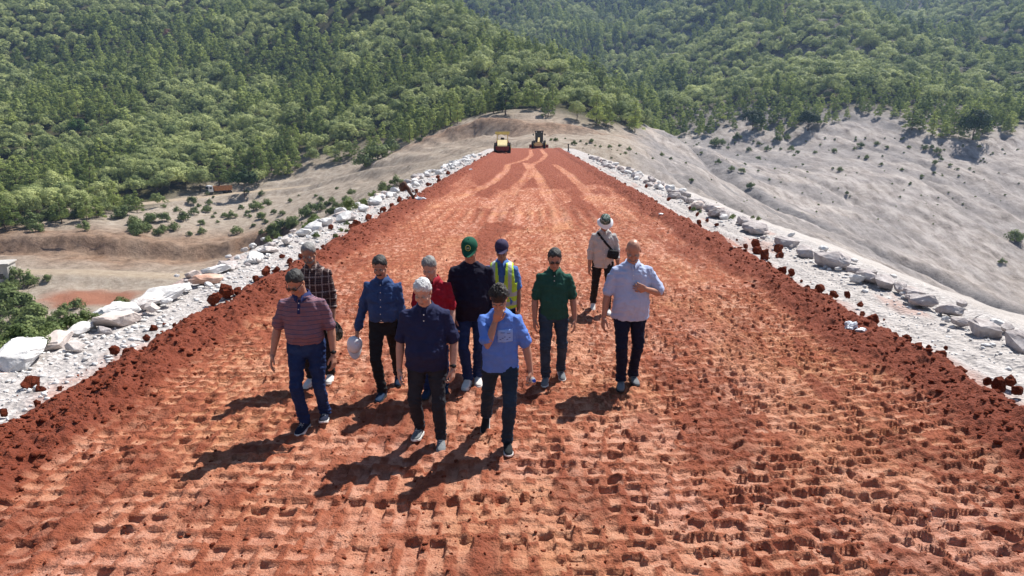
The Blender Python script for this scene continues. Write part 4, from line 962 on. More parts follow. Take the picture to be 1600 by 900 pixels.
    if o.get('sunglasses'):
        q = Solid()
        for sx in (-1, 1): q.ball((.032*sx, -.0985, -.001), (.024, .006, .017), H4, 16)
        q.limb([H4@Vector((-.012, -.104, .006)), H4@Vector((.012, -.104, .006))], [.003, .003], 8)
        for sx in (-1, 1): q.limb([H4@Vector((.055*sx, -.092, .004)), H4@Vector((.076*sx, -.04, .004)), H4@Vector((.083*sx, .005, 0))], [.0035, .003, .003], 8)
        me = q.raw('sunglasses'); me.materials.append(GLASS); me.shade_smooth(); add('sunglasses', me, root)
    # ---- shirt
    tuck = o.get('tuck', False); hem = 0.965 if tuck else o.get('hem', 0.84); q = Solid(); e = 0.016
    sec = [(hem, .184, .134, -.2*belly), (0.92, .178, .128, -.7*belly), (1.0, .174, .122, -1.3*belly), (1.08, .172, .124, -1.2*belly), (1.18, .174, .124, -.6*belly), (1.28, .182, .126, 0), (1.35, .172, .112, .006), (1.40, .140, .092, .012), (1.438, .100, .076, .012), (1.464, .068, .062, .012)]
    if tuck: sec = [(0.965, .150, .108, -.4*belly), (0.985, .165, .12, -.9*belly)]+sec[3:]
    q.loft([(T(0, y, z), X_, Y_, rx*g*wid**.5, ry*g+belly*.55*math.exp(-((z-1.03)/.12)**2)) for z, rx, ry, y in sec], 28, 2.3)
    long_ = o.get('sleeve', 'short')
    for sgn, nm in ((-1, 'r'), (1, 'l')):
        s_, e_, w_ = sh[nm], el[nm], wr[nm]
        if long_ == 'short':
            m_ = s_.lerp(e_, .84); q.limb([s_+Vector((-sgn*.045, 0, .005)), s_+Vector((0, 0, .002)), s_.lerp(e_, .3), m_-(m_-s_).normalized()*.03, m_-(m_-s_).normalized()*.008], [.060*g**.6, .062*g**.6, .064*g**.5, .066*g**.5, .068*g**.5])
        else:
            te = {'long': .93, 'rolled': .42}[long_]; end = e_.lerp(w_, te)
            q.limb([s_+Vector((-sgn*.045, 0, .0)), s_, s_.lerp(e_, .4), e_.lerp(s_, .1), e_.lerp(end, .2), e_.lerp(end, .6), end-(end-e_).normalized()*.02, end], [.066*g**.6, .066*g**.5, .062*g**.5, .054, .054, .050, .046 if te > .5 else .052, .043 if te > .5 else .055])
    for nm in 'rl': q.ball(sh[nm]+Vector((0, 0, -.004)), .059*g**.5)
    amp = o.get('wrinkle', 1.0); sd_ = abs(hash(label)) % 1 + len(label)
    def sdisp(co):
        f = n3(co, 9, 9, 16, 300+sd_, 3)*.030+n3(co, 24, 20, 32, 310+sd_, 2)*.015
        drape = np.abs(n3(co, 13, 13, 4, 320+sd_, 2))*-.030
        return np.maximum((f+drape)*amp+.003, -.007)
    smesh = q.fuse('shirt', shirt, 0.0085, 3, sdisp); so = add('shirt', smesh, root)
    if o.get('collar'):
        cm = o['collar']; q = Solid(); cz = T(0, .012, 1.452); N_ = 26; V = []; F = []
        for i in range(N_):                       # open ring, two points at the front
            t = -math.pi/2+.22+(2*math.pi-.44)*i/(N_-1); fr_ = 1 if i in (0, N_-1) else 0; near = math.exp(-min(i, N_-1-i)/3.0)
            a_ = Vector((math.cos(t), math.sin(t), 0)); top = Vector((a_.x*.064, a_.y*.064, .030-.012*near)); mid_ = Vector((a_.x*.071, a_.y*.071, .036-.014*near)); lowr = Vector((a_.x*(.094+.012*near), a_.y*(.088+.032*near), -.006-.038*near))
            for pp in (top*1.0, mid_, lowr, lowr+Vector((0, 0, -.006))-a_*.004, mid_-a_*.006-Vector((0, 0, .006))): V.append(cz+TR@(tw@pp))
        for i in range(N_-1):
            for j in range(5): a = i*5+j; b = i*5+(j+1) % 5; F.append((a, b, b+5, a+5))
        F.append((0, 1, 2, 3, 4)); F.append(tuple((N_-1)*5+j for j in range(5))[::-1])
        mesh_obj('collar', V, F, cm, so, True)
    fy = -(.128*g+belly*.4)
    def front_y(x, z):            # shirt surface towards the viewer
        best = None
        dg_o = smesh
        hit_, lo_, no_, ix = so_bvh.ray_cast(T(x, -.6, z), (TR@(tw@Vector((0, 1, 0)))))
        return hit_, lo_
    from mathutils.bvhtree import BVHTree
    bm = bmesh.new(); bm.from_mesh(smesh); so_bvh = BVHTree.FromBMesh(bm); bm.free()
    def patch(nm, mat, x0, x1, z0, z1, n=8, th=.003, par=so, shape=None):
        V = []; F = []
        for j in range(n+1):
            for i in range(n+1):
                x = x0+(x1-x0)*i/n; z = z0+(z1-z0)*j/n; d_ = TR@(tw@Vector((0, 1, 0))); r_ = so_bvh.ray_cast(T(x, -.7, z), d_)
                p_ = (r_[0] if r_[0] else T(x, -.15, z))-d_*th; V.append(p_)
        for j in range(n):
            for i in range(n): a = j*(n+1)+i; F.append((a, a+1, a+n+2, a+n+1))
        V2 = V+[v+(TR@(tw@Vector((0, 1, 0))))*.004 for v in V]; k0 = len(V); F2 = F+[tuple(k0+a for a in f[::-1]) for f in F]
        rim = [i for i in range(n+1)]+[(n+1)*j+n for j in range(1, n+1)]+[(n+1)*n+i for i in range(n-1, -1, -1)]+[(n+1)*j for j in range(n-1, 0, -1)]
        for a, b in zip(rim, rim[1:]+rim[:1]): F2.append((b, a, a+k0, b+k0))
        return mesh_obj(nm, V2, F2, mat, par, True)
    if o.get('placket'):
        patch('placket', o['placket'], -.014, .014, 1.30 if o['placket_short'] else hem+.02, 1.43)
        for z in ([1.40, 1.345] if o['placket_short'] else [1.40, 1.32, 1.24, 1.16, 1.08, 1.0]):
            r_ = so_bvh.ray_cast(T(0, -.7, z), TR@(tw@Vector((0, 1, 0))))
            if r_[0]: qq = Solid(); qq.ball(r_[0]-Vector((0, .007, 0)), (.006, .003, .006)); me = qq.raw('button'); me.materials.append(RUB); add('button', me, so)
    for (x0, x1, z0, z1) in o.get('pockets', []): patch('pocket', shirt, x0, x1, z0, z1, 8, .006); patch('pocket_flap', shirt, x0-.004, x1+.004, z1-.028, z1+.004, 6, .010)
    # ---- trousers
    q = Solid(); jw = o.get('jw', 1.0)
    q.loft([(pel+Vector((0, yy_, z-.955)), Vector((1, 0, 0)), Vector((0, 1, 0)), rx*g**.8, ry*g**.8) for z, rx, ry, yy_ in [(0.80, .14, .10, .01), (0.86, .158, .112, .005), (0.93, .155, .110, 0), (0.99, .152 if tuck else .14, .106 if tuck else .095, 0), (1.0, .148 if tuck else .13, .102 if tuck else .09, 0)]], 24, 2.3)
    for nm in 'rl':
        h_, k_, a_ = hips[nm], knees[nm], ankles[nm]; hem_p = a_.lerp(k_, .02)
        q.limb([h_+Vector((0, 0, .02)), h_.lerp(k_, .3), h_.lerp(k_, .7), k_, k_.lerp(a_, .35), k_.lerp(a_, .75), hem_p], [.094*g**.8, .090*g**.6*jw, .074*jw, .066*jw, .064*jw, .058*jw, .060*jw])
    def tdisp(co):
        f = n3(co, 10, 10, 14, 330+sd_, 3)*.024+n3(co, 24, 24, 42, 340+sd_, 2)*.015
        z = co[:, 2]; kn_ = (knees['r'].z+knees['l'].z)/2
        fold = np.sin(z*150+n3(co, 8, 8, 8, 350, 2)*14)*.0042*(np.exp(-((z-kn_)/.07)**2)*.7+np.exp(-((z-zb-.15)/.08)**2)*1.3+.5*np.exp(-((z-.84)/.05)**2))
        return np.maximum(f+fold, -.009)
    tm = q.fuse('trousers', trousers, 0.0085, 3, tdisp); to = add('trousers', tm, root)
    if tuck:
        q = Solid(); V = []; F = []; N_ = 36
        for i in range(N_):
            t = 2*math.pi*i/N_; ca, sa = math.cos(t), math.sin(t); rx, ry = .165*g**.85, .118*g**.85+.004; pw = 2/2.3; xx = math.copysign(abs(ca)**pw, ca)*rx; y2 = math.copysign(abs(sa)**pw, sa)*ry
            for zz, ex in ((.962, 1.0), (.962, 1.025), (.998, 1.025), (.998, 1.0)): V.append(pel+Vector((xx*ex, y2*ex-.1*belly, zz-.955)))
        for i in range(N_):
            for j in range(4): a = i*4+j; b = i*4+(j+1) % 4; c_ = ((i+1) % N_)*4+(j+1) % 4; d_ = ((i+1) % N_)*4+j; F.append((a, b, c_, d_))
        be = mesh_obj('belt', V, F, LEATHER, to); bk = pel+Vector((0, -(.118*g**.85+.012), .025))
        mesh_obj('buckle', [bk+Vector((x, y, z)) for x in (-.022, .022) for y in (-.004, .006) for z in (-.02, .02)], [(0, 1, 3, 2), (4, 6, 7, 5), (0, 4, 5, 1), (2, 3, 7, 6), (1, 5, 7, 3), (0, 2, 6, 4)], METAL, be)
    # ---- shoes
    for nm, sgn in (('r', -1), ('l', 1)):
        a_ = ankles[nm]; pit = R(o.get('pitch_'+nm, 0)); toe = R(o.get('toe', 8))*sgn
        M_ = Matrix.Translation(a_)@Matrix.Rotation(toe, 4, 'Z')@Matrix.Rotation(pit, 4, 'X')
        def P3(x, y, z): return M_@Vector((x, y, z))
        yv = M_.to_3x3()@Vector((0, 0, 1)); xv = M_.to_3x3()@Vector((1, 0, 0))
        q = Solid(); q.loft([(P3(0, y, z), xv, yv, rx, rz_) for y, z, rx, rz_ in [(.075, -.040, .016, .020), (.068, -.030, .030, .040), (.03, -.022, .037, .052), (-.02, -.026, .038, .050), (-.07, -.040, .043, .036), (-.12, -.050, .046, .027), (-.165, -.056, .040, .021), (-.19, -.060, .026, .014), (-.197, -.062, .012, .007)]], 18, 2.3)
        q.limb([P3(0, .02, -.02), P3(0, .015, .03)], [.044, .042])
        sho = add('shoe', q.fuse('shoe', shoe[0], 0.006, 2), root)
        V = []; out = [(.0, .085), (.024, .078), (.034, .05), (.034, 0), (.037, -.05), (.047, -.1), (.048, -.14), (.038, -.18), (.018, -.202), (0, -.206)]; out = out+[(-x, y) for x, y in out[-2:0:-1]]
        N_ = len(out); zz = (-.094, -.088, -.064)
        for lv, z in enumerate(zz):
            for x, y in out: V.append(P3(x*(1 if lv else .95), y*(1 if lv else .97), z+(.010 if y < -.17 and lv < 2 else 0)))
        F = [tuple(range(N_))[::-1], tuple(range(2*N_, 3*N_))]
        for lv in (0, 1):
            for i in range(N_): a = lv*N_+i; b = lv*N_+(i+1) % N_; F.append((a, b, b+N_, a+N_))
        mesh_obj('sole', V, F, shoe[1], sho)
        if len(shoe) > 2:
            q = Solid()
            for i in range(4): q.limb([P3(-.018, -.045-.02*i, .012-.011*i), P3(.018, -.045-.02*i, .012-.011*i)], [.003, .003], 6)
            me = q.raw('laces'); me.materials.append(shoe[2]); add('laces', me, sho)
    if o.get('watch'):
        nm = o['watch']; w_, e_ = wr[nm], el[nm]; d_ = (w_-e_).normalized(); q = Solid(); x = d_.orthogonal().normalized(); y = d_.cross(x)
        q.loft([(w_-d_*.030, x, y, .0325, .0325), (w_-d_*.010, x, y, .031, .031)], 16); f_ = Vector((.3 if nm == 'l' else -.3, -1, .2)).normalized()
        q.limb([w_-d_*.02+f_*.026, w_-d_*.02+f_*.036], [.02, .018], 14); me = q.raw('wristwatch'); me.materials.append(BLACK); add('wristwatch', me, root)
    cap = o.get('cap')
    if cap:
        capm, brim = cap[1], cap[2]; V = []; F = []; nu, nv = 40, 10
        if cap[0] == 'baseball':
            for j in range(nv+1):
                ph = (math.pi/2)*j/nv
                for i in range(nu):
                    t = 2*math.pi*i/nu; rr = math.cos(ph)**.75 if j < nv else 0; V.append(H4@Vector((math.cos(t)*.090*rr, .008+math.sin(t)*.106*rr, .035+math.sin(ph)*.095)))
            for j in range(nv):
                for i in range(nu): a = j*nu+i; b = j*nu+(i+1) % nu; F.append((a, b, b+nu, a+nu))
            F.append(tuple(range(nu))[::-1]); co_ = mesh_obj('cap', V, F, capm, root, True)
            q = Solid(); q.ball((0, .008, .132), (.008, .008, .005), H4); me = q.raw('cap_button'); me.materials.append(brim); add('cap_button', me, co_)
            V = []; F = []; n_ = 14
            for zz in (0, -.005):
                for j in range(5):
                    for i in range(n_+1):
                        t = math.pi+math.pi*(.10+.80*i/n_); f = j/4; V.append(H4@Vector((math.cos(t)*(.088-.004*f), .0+math.sin(t)*(.100+f*.075*math.sin(math.pi*i/n_)**.5), .040+zz-.016*f-.012*(math.cos(t))**2*f)))
            for L_ in (0, 1):
                for j in range(4):
                    for i in range(n_):
                        a = L_*5*(n_+1)+j*(n_+1)+i; f_ = (a, a+1, a+n_+2, a+n_+1); F.append(f_ if L_ else f_[::-1])
            o4 = 5*(n_+1)
            for i in range(n_): a = 4*(n_+1)+i; F.append((a, a+1, a+1+o4, a+o4))
            mesh_obj('brim', V, F, brim, co_, True)
            if len(cap) > 3: emblem(co_, H4, *cap[3])
        else:
            prof = [(.0, .128), (.045, .127), (.078, .118), (.088, .09), (.094, .045), (.096, .035), (.118, .010), (.138, -.010), (.140, -.014), (.118, .004), (.094, .026)]
            for j, (r_, z_) in enumerate(prof):
                for i in range(nu):
                    t = 2*math.pi*i/nu; wv = .012*math.sin(2*t+1)*(1 if r_ > .1 else 0)+.005*math.sin(5*t)*(1 if r_ > .1 else 0)
                    V.append(H4@Vector((math.cos(t)*r_*.97, .006+math.sin(t)*r_*1.06, z_+wv+.01)))
            for j in range(len(prof)-1):
                for i in range(nu): a = j*nu+i; b = j*nu+(i+1) % nu; F.append((a, b, b+nu, a+nu))
            hat = mesh_obj('sun_hat', V, F, capm, root, True); hat.data.materials.append(brim)
            for p_ in hat.data.polygons:
                if p_.index//nu >= 5: p_.material_index = 1
    vest = o.get('vest')
    if vest:
        q = Solid(); q.loft([(T(0, y, z), X_, Y_, (rx+.022)*g, ry*g+.026) for z, rx, ry, y in [(.86, .178, .128, 0), (1.0, .174, .126, 0), (1.15, .176, .128, 0), (1.30, .19, .132, 0), (1.37, .165, .118, .006), (1.425, .118, .092, .012), (1.45, .085, .074, .012)]], 28, 2.3)
        vm = q.fuse('safety_vest', vest[0], .0085, 3, lambda co: n3(co, 9, 9, 14, 370, 3)*.014+.003)
        inv = (Matrix.Translation(pel)@TR.to_4x4()@tw.to_4x4()).inverted()
        bm = bmesh.new(); bm.from_mesh(vm); kill = []
        for v in bm.verts:
            l_ = inv@v.co; z = l_.z+.955
            if l_.y < 0 and abs(l_.x) < .012+max(0, (z-1.05))*.10: kill.append(v)      # open front
            elif z > 1.2 and abs(l_.x) > .172-(z-1.2)*.10: kill.append(v)              # arm holes
        bmesh.ops.delete(bm, geom=kill, context='VERTS'); bm.to_mesh(vm); bm.free(); vm.materials.append(vest[1])
        for p_ in vm.polygons:
            l_ = inv@p_.center; z = l_.z+.955
            if abs(z-1.05) < .028 or abs(z-.93) < .028 or (z > 1.05 and abs(abs(l_.x)-.105) < .024): p_.material_index = 1
        vo = add('safety_vest', vm, root); sm_ = vo.modifiers.new('thickness', 'SOLIDIFY'); sm_.thickness = .004
    root.scale = (S, S, S); root.location.z = 0.0
    return dict(root=root, S=S, sh=sh, el=el, wr=wr, hd=hd, tips=tips, T=T, c=c, rz=rz, H4=H4, patch=patch, bvh=so_bvh, shirt=so, TR=TR, tw=tw,
                world=lambda v: Vector((c.x, c.y, 0))+Matrix.Rotation(rz, 3, 'Z')@(Vector(v)*S))

def emblem(parent, H4, ringm, textm):
    def surf(x, z):       # point on the cap's front
        ph = math.asin(max(-1, min(1, (z-.035)/.095))); rr = math.cos(ph)**.75; xx = max(-1, min(1, x/(.090*rr))); return Vector((x, .008-.106*rr*math.sqrt(1-xx*xx)-.0015, z))
    V = []; F = []; n = 28
    for r_ in (.030, .024):
        for i in range(n): t = 2*math.pi*i/n; V.append(H4@surf(math.cos(t)*r_, .078+math.sin(t)*r_))
    for i in range(n): j = (i+1) % n; F.append((i, j, j+n, i+n))
    em = mesh_obj('emblem', V, F, ringm, parent); so_ = em.modifiers.new('thickness', 'SOLIDIFY'); so_.thickness = .0015
    cu = bpy.data.curves.new('lettering', 'FONT'); cu.body = 'DSI'; cu.size = .022; cu.align_x = 'CENTER'; cu.align_y = 'CENTER'; cu.extrude = .0005
    tmp = bpy.data.objects.new('tmp', cu); SC.collection.objects.link(tmp); dg = bpy.context.evaluated_depsgraph_get(); me = bpy.data.meshes.new_from_object(tmp.evaluated_get(dg)); bpy.data.objects.remove(tmp)
    for v in me.vertices: p_ = surf(v.co.x, .078+v.co.y); v.co = H4@(p_-Vector((0, .001+v.co.z, 0)))
    me.materials.clear(); me.materials.append(textm); add('lettering', me, em)

# ---- fabrics
F_ = dict(
 striped=cloth('striped_polo', (0.24, 0.125, 0.155), kind='stripe', c2=(0.13, 0.075, 0.10), c3=(0.10, 0.08, 0.13), period=0.011), navycollar=cloth('navy_trim', (0.022, 0.03, 0.10)),
 plaid=cloth('plaid_shirt', (0.10, 0.06, 0.055), kind='plaid', c2=(0.035, 0.022, 0.026), c3=(0.30, 0.24, 0.22), period=0.022), denimshirt=cloth('blue_denim_shirt', (0.030, 0.060, 0.155), kind='denim', c2=(0.055, 0.095, 0.21)),
 navy=cloth('navy_polo', (0.018, 0.022, 0.062)), red=cloth('red_polo', (0.26, 0.010, 0.022)), darknavy=cloth('dark_navy_jersey', (0.011, 0.010, 0.024)), blue=cloth('blue_tee', (0.10, 0.20, 0.56), 0.06),
 green=cloth('green_polo', (0.020, 0.075, 0.055)), beige=cloth('pale_grey_shirt', (0.42, 0.40, 0.39), 0.06), paleblue=cloth('pale_blue_polo', (0.40, 0.46, 0.64), 0.04), workblue=cloth('work_shirt', (0.08, 0.17, 0.42)),
 jeans=cloth('blue_jeans', (0.012, 0.026, 0.085), kind='denim', c2=(0.035, 0.075, 0.19)), greyjeans=cloth('faded_jeans', (0.028, 0.045, 0.07), kind='denim', c2=(0.07, 0.10, 0.14)),
 darkjeans=cloth('dark_teal_jeans', (0.016, 0.030, 0.050), kind='denim', c2=(0.03, 0.055, 0.085)), black=cloth('black_trousers', (0.016, 0.016, 0.018)), charcoal=cloth('charcoal_trousers', (0.025, 0.026, 0.033)), navytr=cloth('navy_trousers', (0.010, 0.012, 0.030)),
 vest=cloth('high_visibility_fabric', (0.50, 0.72, 0.06), 0.05), refl=flat_mat('reflective_tape', (0.38, 0.42, 0.42), 0.35, 0.6), greencap=cloth('green_cap_fabric', (0.008, 0.075, 0.045)), purplecap=cloth('dark_purple_cap_fabric', (0.045, 0.035, 0.075)),
 camo=cloth('camouflage_fabric', (0.02, 0.035, 0.03), kind='camo', c2=(0.10, 0.14, 0.12), c3=(0.30, 0.34, 0.32)), whitefab=cloth('white_cap_fabric', (0.74, 0.76, 0.80), 0.03), gold=flat_mat('yellow_stitching', (0.45, 0.42, 0.10), 0.6), cream=flat_mat('pale_stitching', (0.65, 0.65, 0.45), 0.6),
 print=flat_mat('pale_blue_print', (0.22, 0.36, 0.72), 0.7), ink=flat_mat('navy_print_lines', (0.05, 0.09, 0.30), 0.7))
navyshoe = cloth('navy_canvas', (0.012, 0.016, 0.035)); greyshoe = cloth('grey_shoe_fabric', (0.16, 0.17, 0.18)); whiteshoe = cloth('white_shoe_leather', (0.62, 0.60, 0.57)); blueshoe = cloth('dark_blue_shoe', (0.015, 0.03, 0.065)); blackshoe = cloth('black_shoe_fabric', (0.018, 0.02, 0.022))
DN = (0, 0, -1)
P1 = person('man in striped polo and sunglasses walking at the far left, blue jeans', (475, 676), (507, 664), 418, SKIN[0], 'salt', F_['striped'], F_['jeans'], (navyshoe, RUB, RUB),
  ((-.36, .04, -1), (-.16, -.30, -1)), ((.30, .12, -1), (.10, -.22, -1)), tuck=True, sunglasses=True, collar=F_['navycollar'], placket=F_['navycollar'], placket_short=True, watch='l', girth=1.08, belly=.035, bow=34, yaw=-12, lean=7, pitch_l=-14, lift=(0, .02), w=.4, curl_r=22, wide=1.05)
P2 = person('grey-haired bearded man in dark plaid shirt walking behind the striped polo', (486, 606), (515, 598), 380, SKIN[2], 'grey', F_['plaid'], F_['black'], (whiteshoe, RUB, RUB),
  ((-.15, .05, -1), (-.05, -.2, -1)), ((.16, .08, -1), (.04, -.25, -1)), sleeve='rolled', collar=F_['plaid'], placket=F_['plaid'], placket_short=False, pockets=[(.03, .12, 1.20, 1.30), (-.12, -.03, 1.20, 1.30)], beard=True, moustache=True, bow=24, hem=.80, lean=5, hair_t=.6, wrinkle=1.4, recede=.01)
P3 = person('moustached man in blue denim shirt holding a white cap', (597, 627), (622, 602), 398, SKIN[0], 'salt', F_['denimshirt'], F_['black'], (blueshoe, DARKRUB, BLACK),
  ((-.30, .05, -1), (-.26, -.12, -1)), ((.14, .1, -1), (.04, -.15, -1)), tuck=True, sleeve='long', collar=F_['denimshirt'], placket=F_['denimshirt'], placket_short=False, pockets=[(.035, .125, 1.20, 1.31), (-.125, -.035, 1.20, 1.31)], moustache=True, bow=22, lean=3, pitch_l=14, lift=(0, .02), w=.3, curl_r=45, wrinkle=1.2)
P4 = person('white-haired heavy-set man in navy polo walking in the front row', (655, 685), (688, 696), 427, SKIN[1], 'white', F_['navy'], F_['charcoal'], (greyshoe, RUB, RUB),
  ((-.26, .06, -1), (-.04, -.24, -1)), ((.30, .10, -1), (-.02, -.34, -1)), collar=F_['navy'], placket=F_['navy'], placket_short=True, watch='l', girth=1.13, belly=.055, bow=26, lean=6, hem=.84, curl_r=30, curl_l=48, face=1.12, hair_t=1.3, yaw=-6, pitch_r=-6, wide=1.03)
P5 = person('grey-haired man in red polo half hidden behind the white-haired man', (668, 622), (694, 612), 398, SKIN[1], 'grey', F_['red'], F_['jeans'], (blueshoe, DARKRUB, BLACK),
  ((-.15, .05, -1), (-.05, -.3, -1)), ((.20, .02, -1), (.02, -.55, -1)), collar=F_['red'], placket=F_['red'], placket_short=True, bow=30, yaw=-16, belly=.03, lean=6)
P6 = person('big man in dark navy long-sleeved top wearing a green baseball cap', (731, 606), (746, 600), 371, SKIN[0], 'salt', F_['darknavy'], F_['jeans'], (whiteshoe, RUB, RUB),
  ((-.14, .05, -1), (.12, -.4, -1)), ((.20, .1, -1), (.0, -.15, -1)), sleeve='long', girth=1.13, belly=.045, bow=24, hem=.82, lean=4, cap=('baseball', F_['greencap'], F_['greencap'], (F_['gold'], F_['cream'])), wide=1.04, yaw=-4)
P7 = person('worker in yellow high-visibility vest over blue shirt wearing a dark cap', (776, 572), (794, 576), 375, SKIN[2], 'brown', F_['workblue'], F_['navytr'], (blackshoe, DARKRUB, BLACK),
  ((-.14, .05, -1), (.0, -.2, -1)), ((.16, .08, -1), (.03, -.2, -1)), collar=F_['workblue'], bow=14, vest=(F_['vest'], F_['refl']), cap=('baseball', F_['purplecap'], F_['purplecap']), lean=3)
P8 = person('black-haired man in bright blue T-shirt with his hand on his chin', (759, 672), (792, 706), 437, SKIN[0], 'black', F_['blue'], F_['darkjeans'], (blackshoe, RUB, BLACK),
  ('face',), ((.34, .06, -1), (.18, -.24, -1)), bow=36, lean=6, hem=.845, pitch_r=38, lift=(.055, 0), w=.72, hair_t=2.0, curly=2.2, curl_r=52, curl_l=50, yaw=-4, belly=.015)
P9 = person('man in dark green polo and sunglasses walking right of the blue T-shirt', (853, 601), (876, 591), 388, SKIN[0], 'salt', F_['green'], F_['greyjeans'], (greyshoe, RUB, BLACK),
  ((-.24, .04, -1), (-.02, -.18, -1)), ((.28, .1, -1), (.08, -.18, -1)), collar=F_['green'], placket=F_['green'], placket_short=True, sunglasses=True, bow=24, lean=4, pitch_l=8, lift=(0, .015), w=.45, hem=.86, belly=.02)
P10 = person('man in pale shirt and camouflage sun hat with black shoulder bag, farthest back', (927, 481), (949, 489), 333, SKIN[2], 'brown', F_['beige'], F_['black'], (whiteshoe, RUB, RUB),
  ((-.22, .03, -1), (-.06, -.1, -1)), ((.24, .1, -1), (.1, -.3, -1)), sleeve='rolled', collar=F_['beige'], placket=F_['beige'], placket_short=False, bow=34, lean=6, hem=.83, cap=('bucket', F_['camo'], F_['whitefab']), pitch_r=22, lift=(.03, 0), w=.6, wrinkle=1.3)
P11 = person('bald grey-bearded man in pale blue polo holding his hand to his chest', (971, 606), (989, 598), 370, SKIN[0], 'none', F_['paleblue'], F_['navytr'], (greyshoe, DARKRUB, BLACK),
  ((-.30, .04, -1), (-.14, -.12, -1)), ((.52, -.10, -.85), (-.80, -.58, .34), (-.95, -.3, .35), (.1, 1, -.1)), collar=F_['paleblue'], placket=F_['paleblue'], placket_short=True, beard=True, bow=30, lean=5, girth=1.12, belly=.035, hem=.83, curl_l=50, yaw=-8, wide=1.03)

# ---- things carried
def carried(nm, label, cat, p, grp=None):
    e = empty(nm, p); tag(e, label, cat, grp); return e
def w2(pr, nm, d=.10): return pr['world'](pr['wr'][nm]+pr['hd'][nm]*d)
def cap_shell(root, mat, r=.1, rot=(0, 0, 0), brim=True, bucket=False):
    M = Matrix.Rotation(rot[2], 4, 'Z')@Matrix.Rotation(rot[0], 4, 'X')@Matrix.Rotation(rot[1], 4, 'Y'); V = []; F = []; nu, nv = 28, 9
    for j in range(nv+1):
        ph = math.pi/2*j/nv
        for i in range(nu): t = 2*math.pi*i/nu; rr = max(.02, math.cos(ph)**.7); V.append(M@Vector((math.cos(t)*r*.88*rr, math.sin(t)*r*rr*(1+.04*math.sin(3*t)), math.sin(ph)*r*.95)))
    for j in range(nv):
        for i in range(nu): a = j*nu+i; b = j*nu+(i+1) % nu; F.append((a, b, b+nu, a+nu))
    c = mesh_obj('crown', V, F, mat, root, True); c.modifiers.new('thickness', 'SOLIDIFY').thickness = .003
    V = []; F = []; n = 20; full = 2*math.pi if bucket else math.pi*.8
    for j in range(4):
        for i in range(n+1): t = -math.pi/2-full/2+full*i/n; f = j/3; q = f*(.055 if bucket else .075*max(0, math.cos((t+math.pi/2)*180/144))); V.append(M@Vector((math.cos(t)*(r*.88+q*(1 if bucket else .2)), math.sin(t)*(r+q), -.012*f)))
    for j in range(3):
        for i in range(n): a = j*(n+1)+i; F.append((a, a+1, a+n+2, a+n+1))
    b = mesh_obj('brim', V, F, mat, root, True); b.modifiers.new('thickness', 'SOLIDIFY').thickness = .003
e = carried('white_cap', 'white cap hanging from the hand of the man in denim shirt', 'cap', w2(P3, 'r', .17)); cap_shell(e, F_['whitefab'], .10, (R(70), R(10), R(20)))
e = carried('camouflage_cap', 'camouflage cap held by the man in the dark plaid shirt', 'cap', w2(P2, 'l', .14)); cap_shell(e, F_['camo'], .085, (R(100), 0, R(-20)), bucket=True)
# bottle
p = w2(P8, 'l', .085); e = carried('water_bottle', 'small clear water bottle with blue cap in the hand of the blue T-shirt man', 'bottle', p); e.rotation_euler = (R(76), R(10), R(12))
kg = NT('clear_plastic', 0.05, 0.5); kg.b.inputs['Transmission Weight'].default_value = 0.75; kg.b.inputs['IOR'].default_value = 1.3; kg.col((0.8, 0.86, 0.92))
q = Solid(); Z3 = Vector((0, 0, 1)); X3 = Vector((1, 0, 0)); Y3 = Vector((0, 1, 0))
q.loft([(Z3*z, X3, Y3, r_, r_) for z, r_ in [(-.11, .026), (-.105, .031), (-.06, .032), (-.055, .030), (-.05, .032), (.02, .032), (.055, .026), (.075, .013), (.085, .013)]], 18)
me = q.raw('bottle_body'); me.materials.append(kg.m); me.shade_smooth(); add('bottle_body', me, e)
q = Solid(); q.loft([(Z3*z, X3, Y3, r_, r_) for z, r_ in [(-.04, .0328), (.005, .0328)]], 18); me = q.raw('paper_band'); me.materials.append(RUB); add('paper_band', me, e)
q = Solid(); q.loft([(Z3*z, X3, Y3, r_, r_) for z, r_ in [(.078, .016), (.098, .016)]], 18); me = q.raw('screw_cap'); me.materials.append(flat_mat('blue_plastic', (0.02, 0.08, 0.5), 0.4)); add('screw_cap', me, e)
# T-shirt print
pr = P8['patch']('chest_print', F_['print'], -.02, .125, 1.175, 1.30, 12, .004)
for q_ in range(5): P8['patch']('print_line', F_['ink'], .0+.022*q_, .016+.022*q_, 1.20+.014*(q_ % 3), 1.206+.014*(q_ % 3), 2, .007, pr)
P8['patch']('print_line', F_['ink'], .075, .105, 1.262, 1.268, 2, .007, pr); P8['patch']('print_line', F_['ink'], .01, .05, 1.27, 1.275, 2, .007, pr)
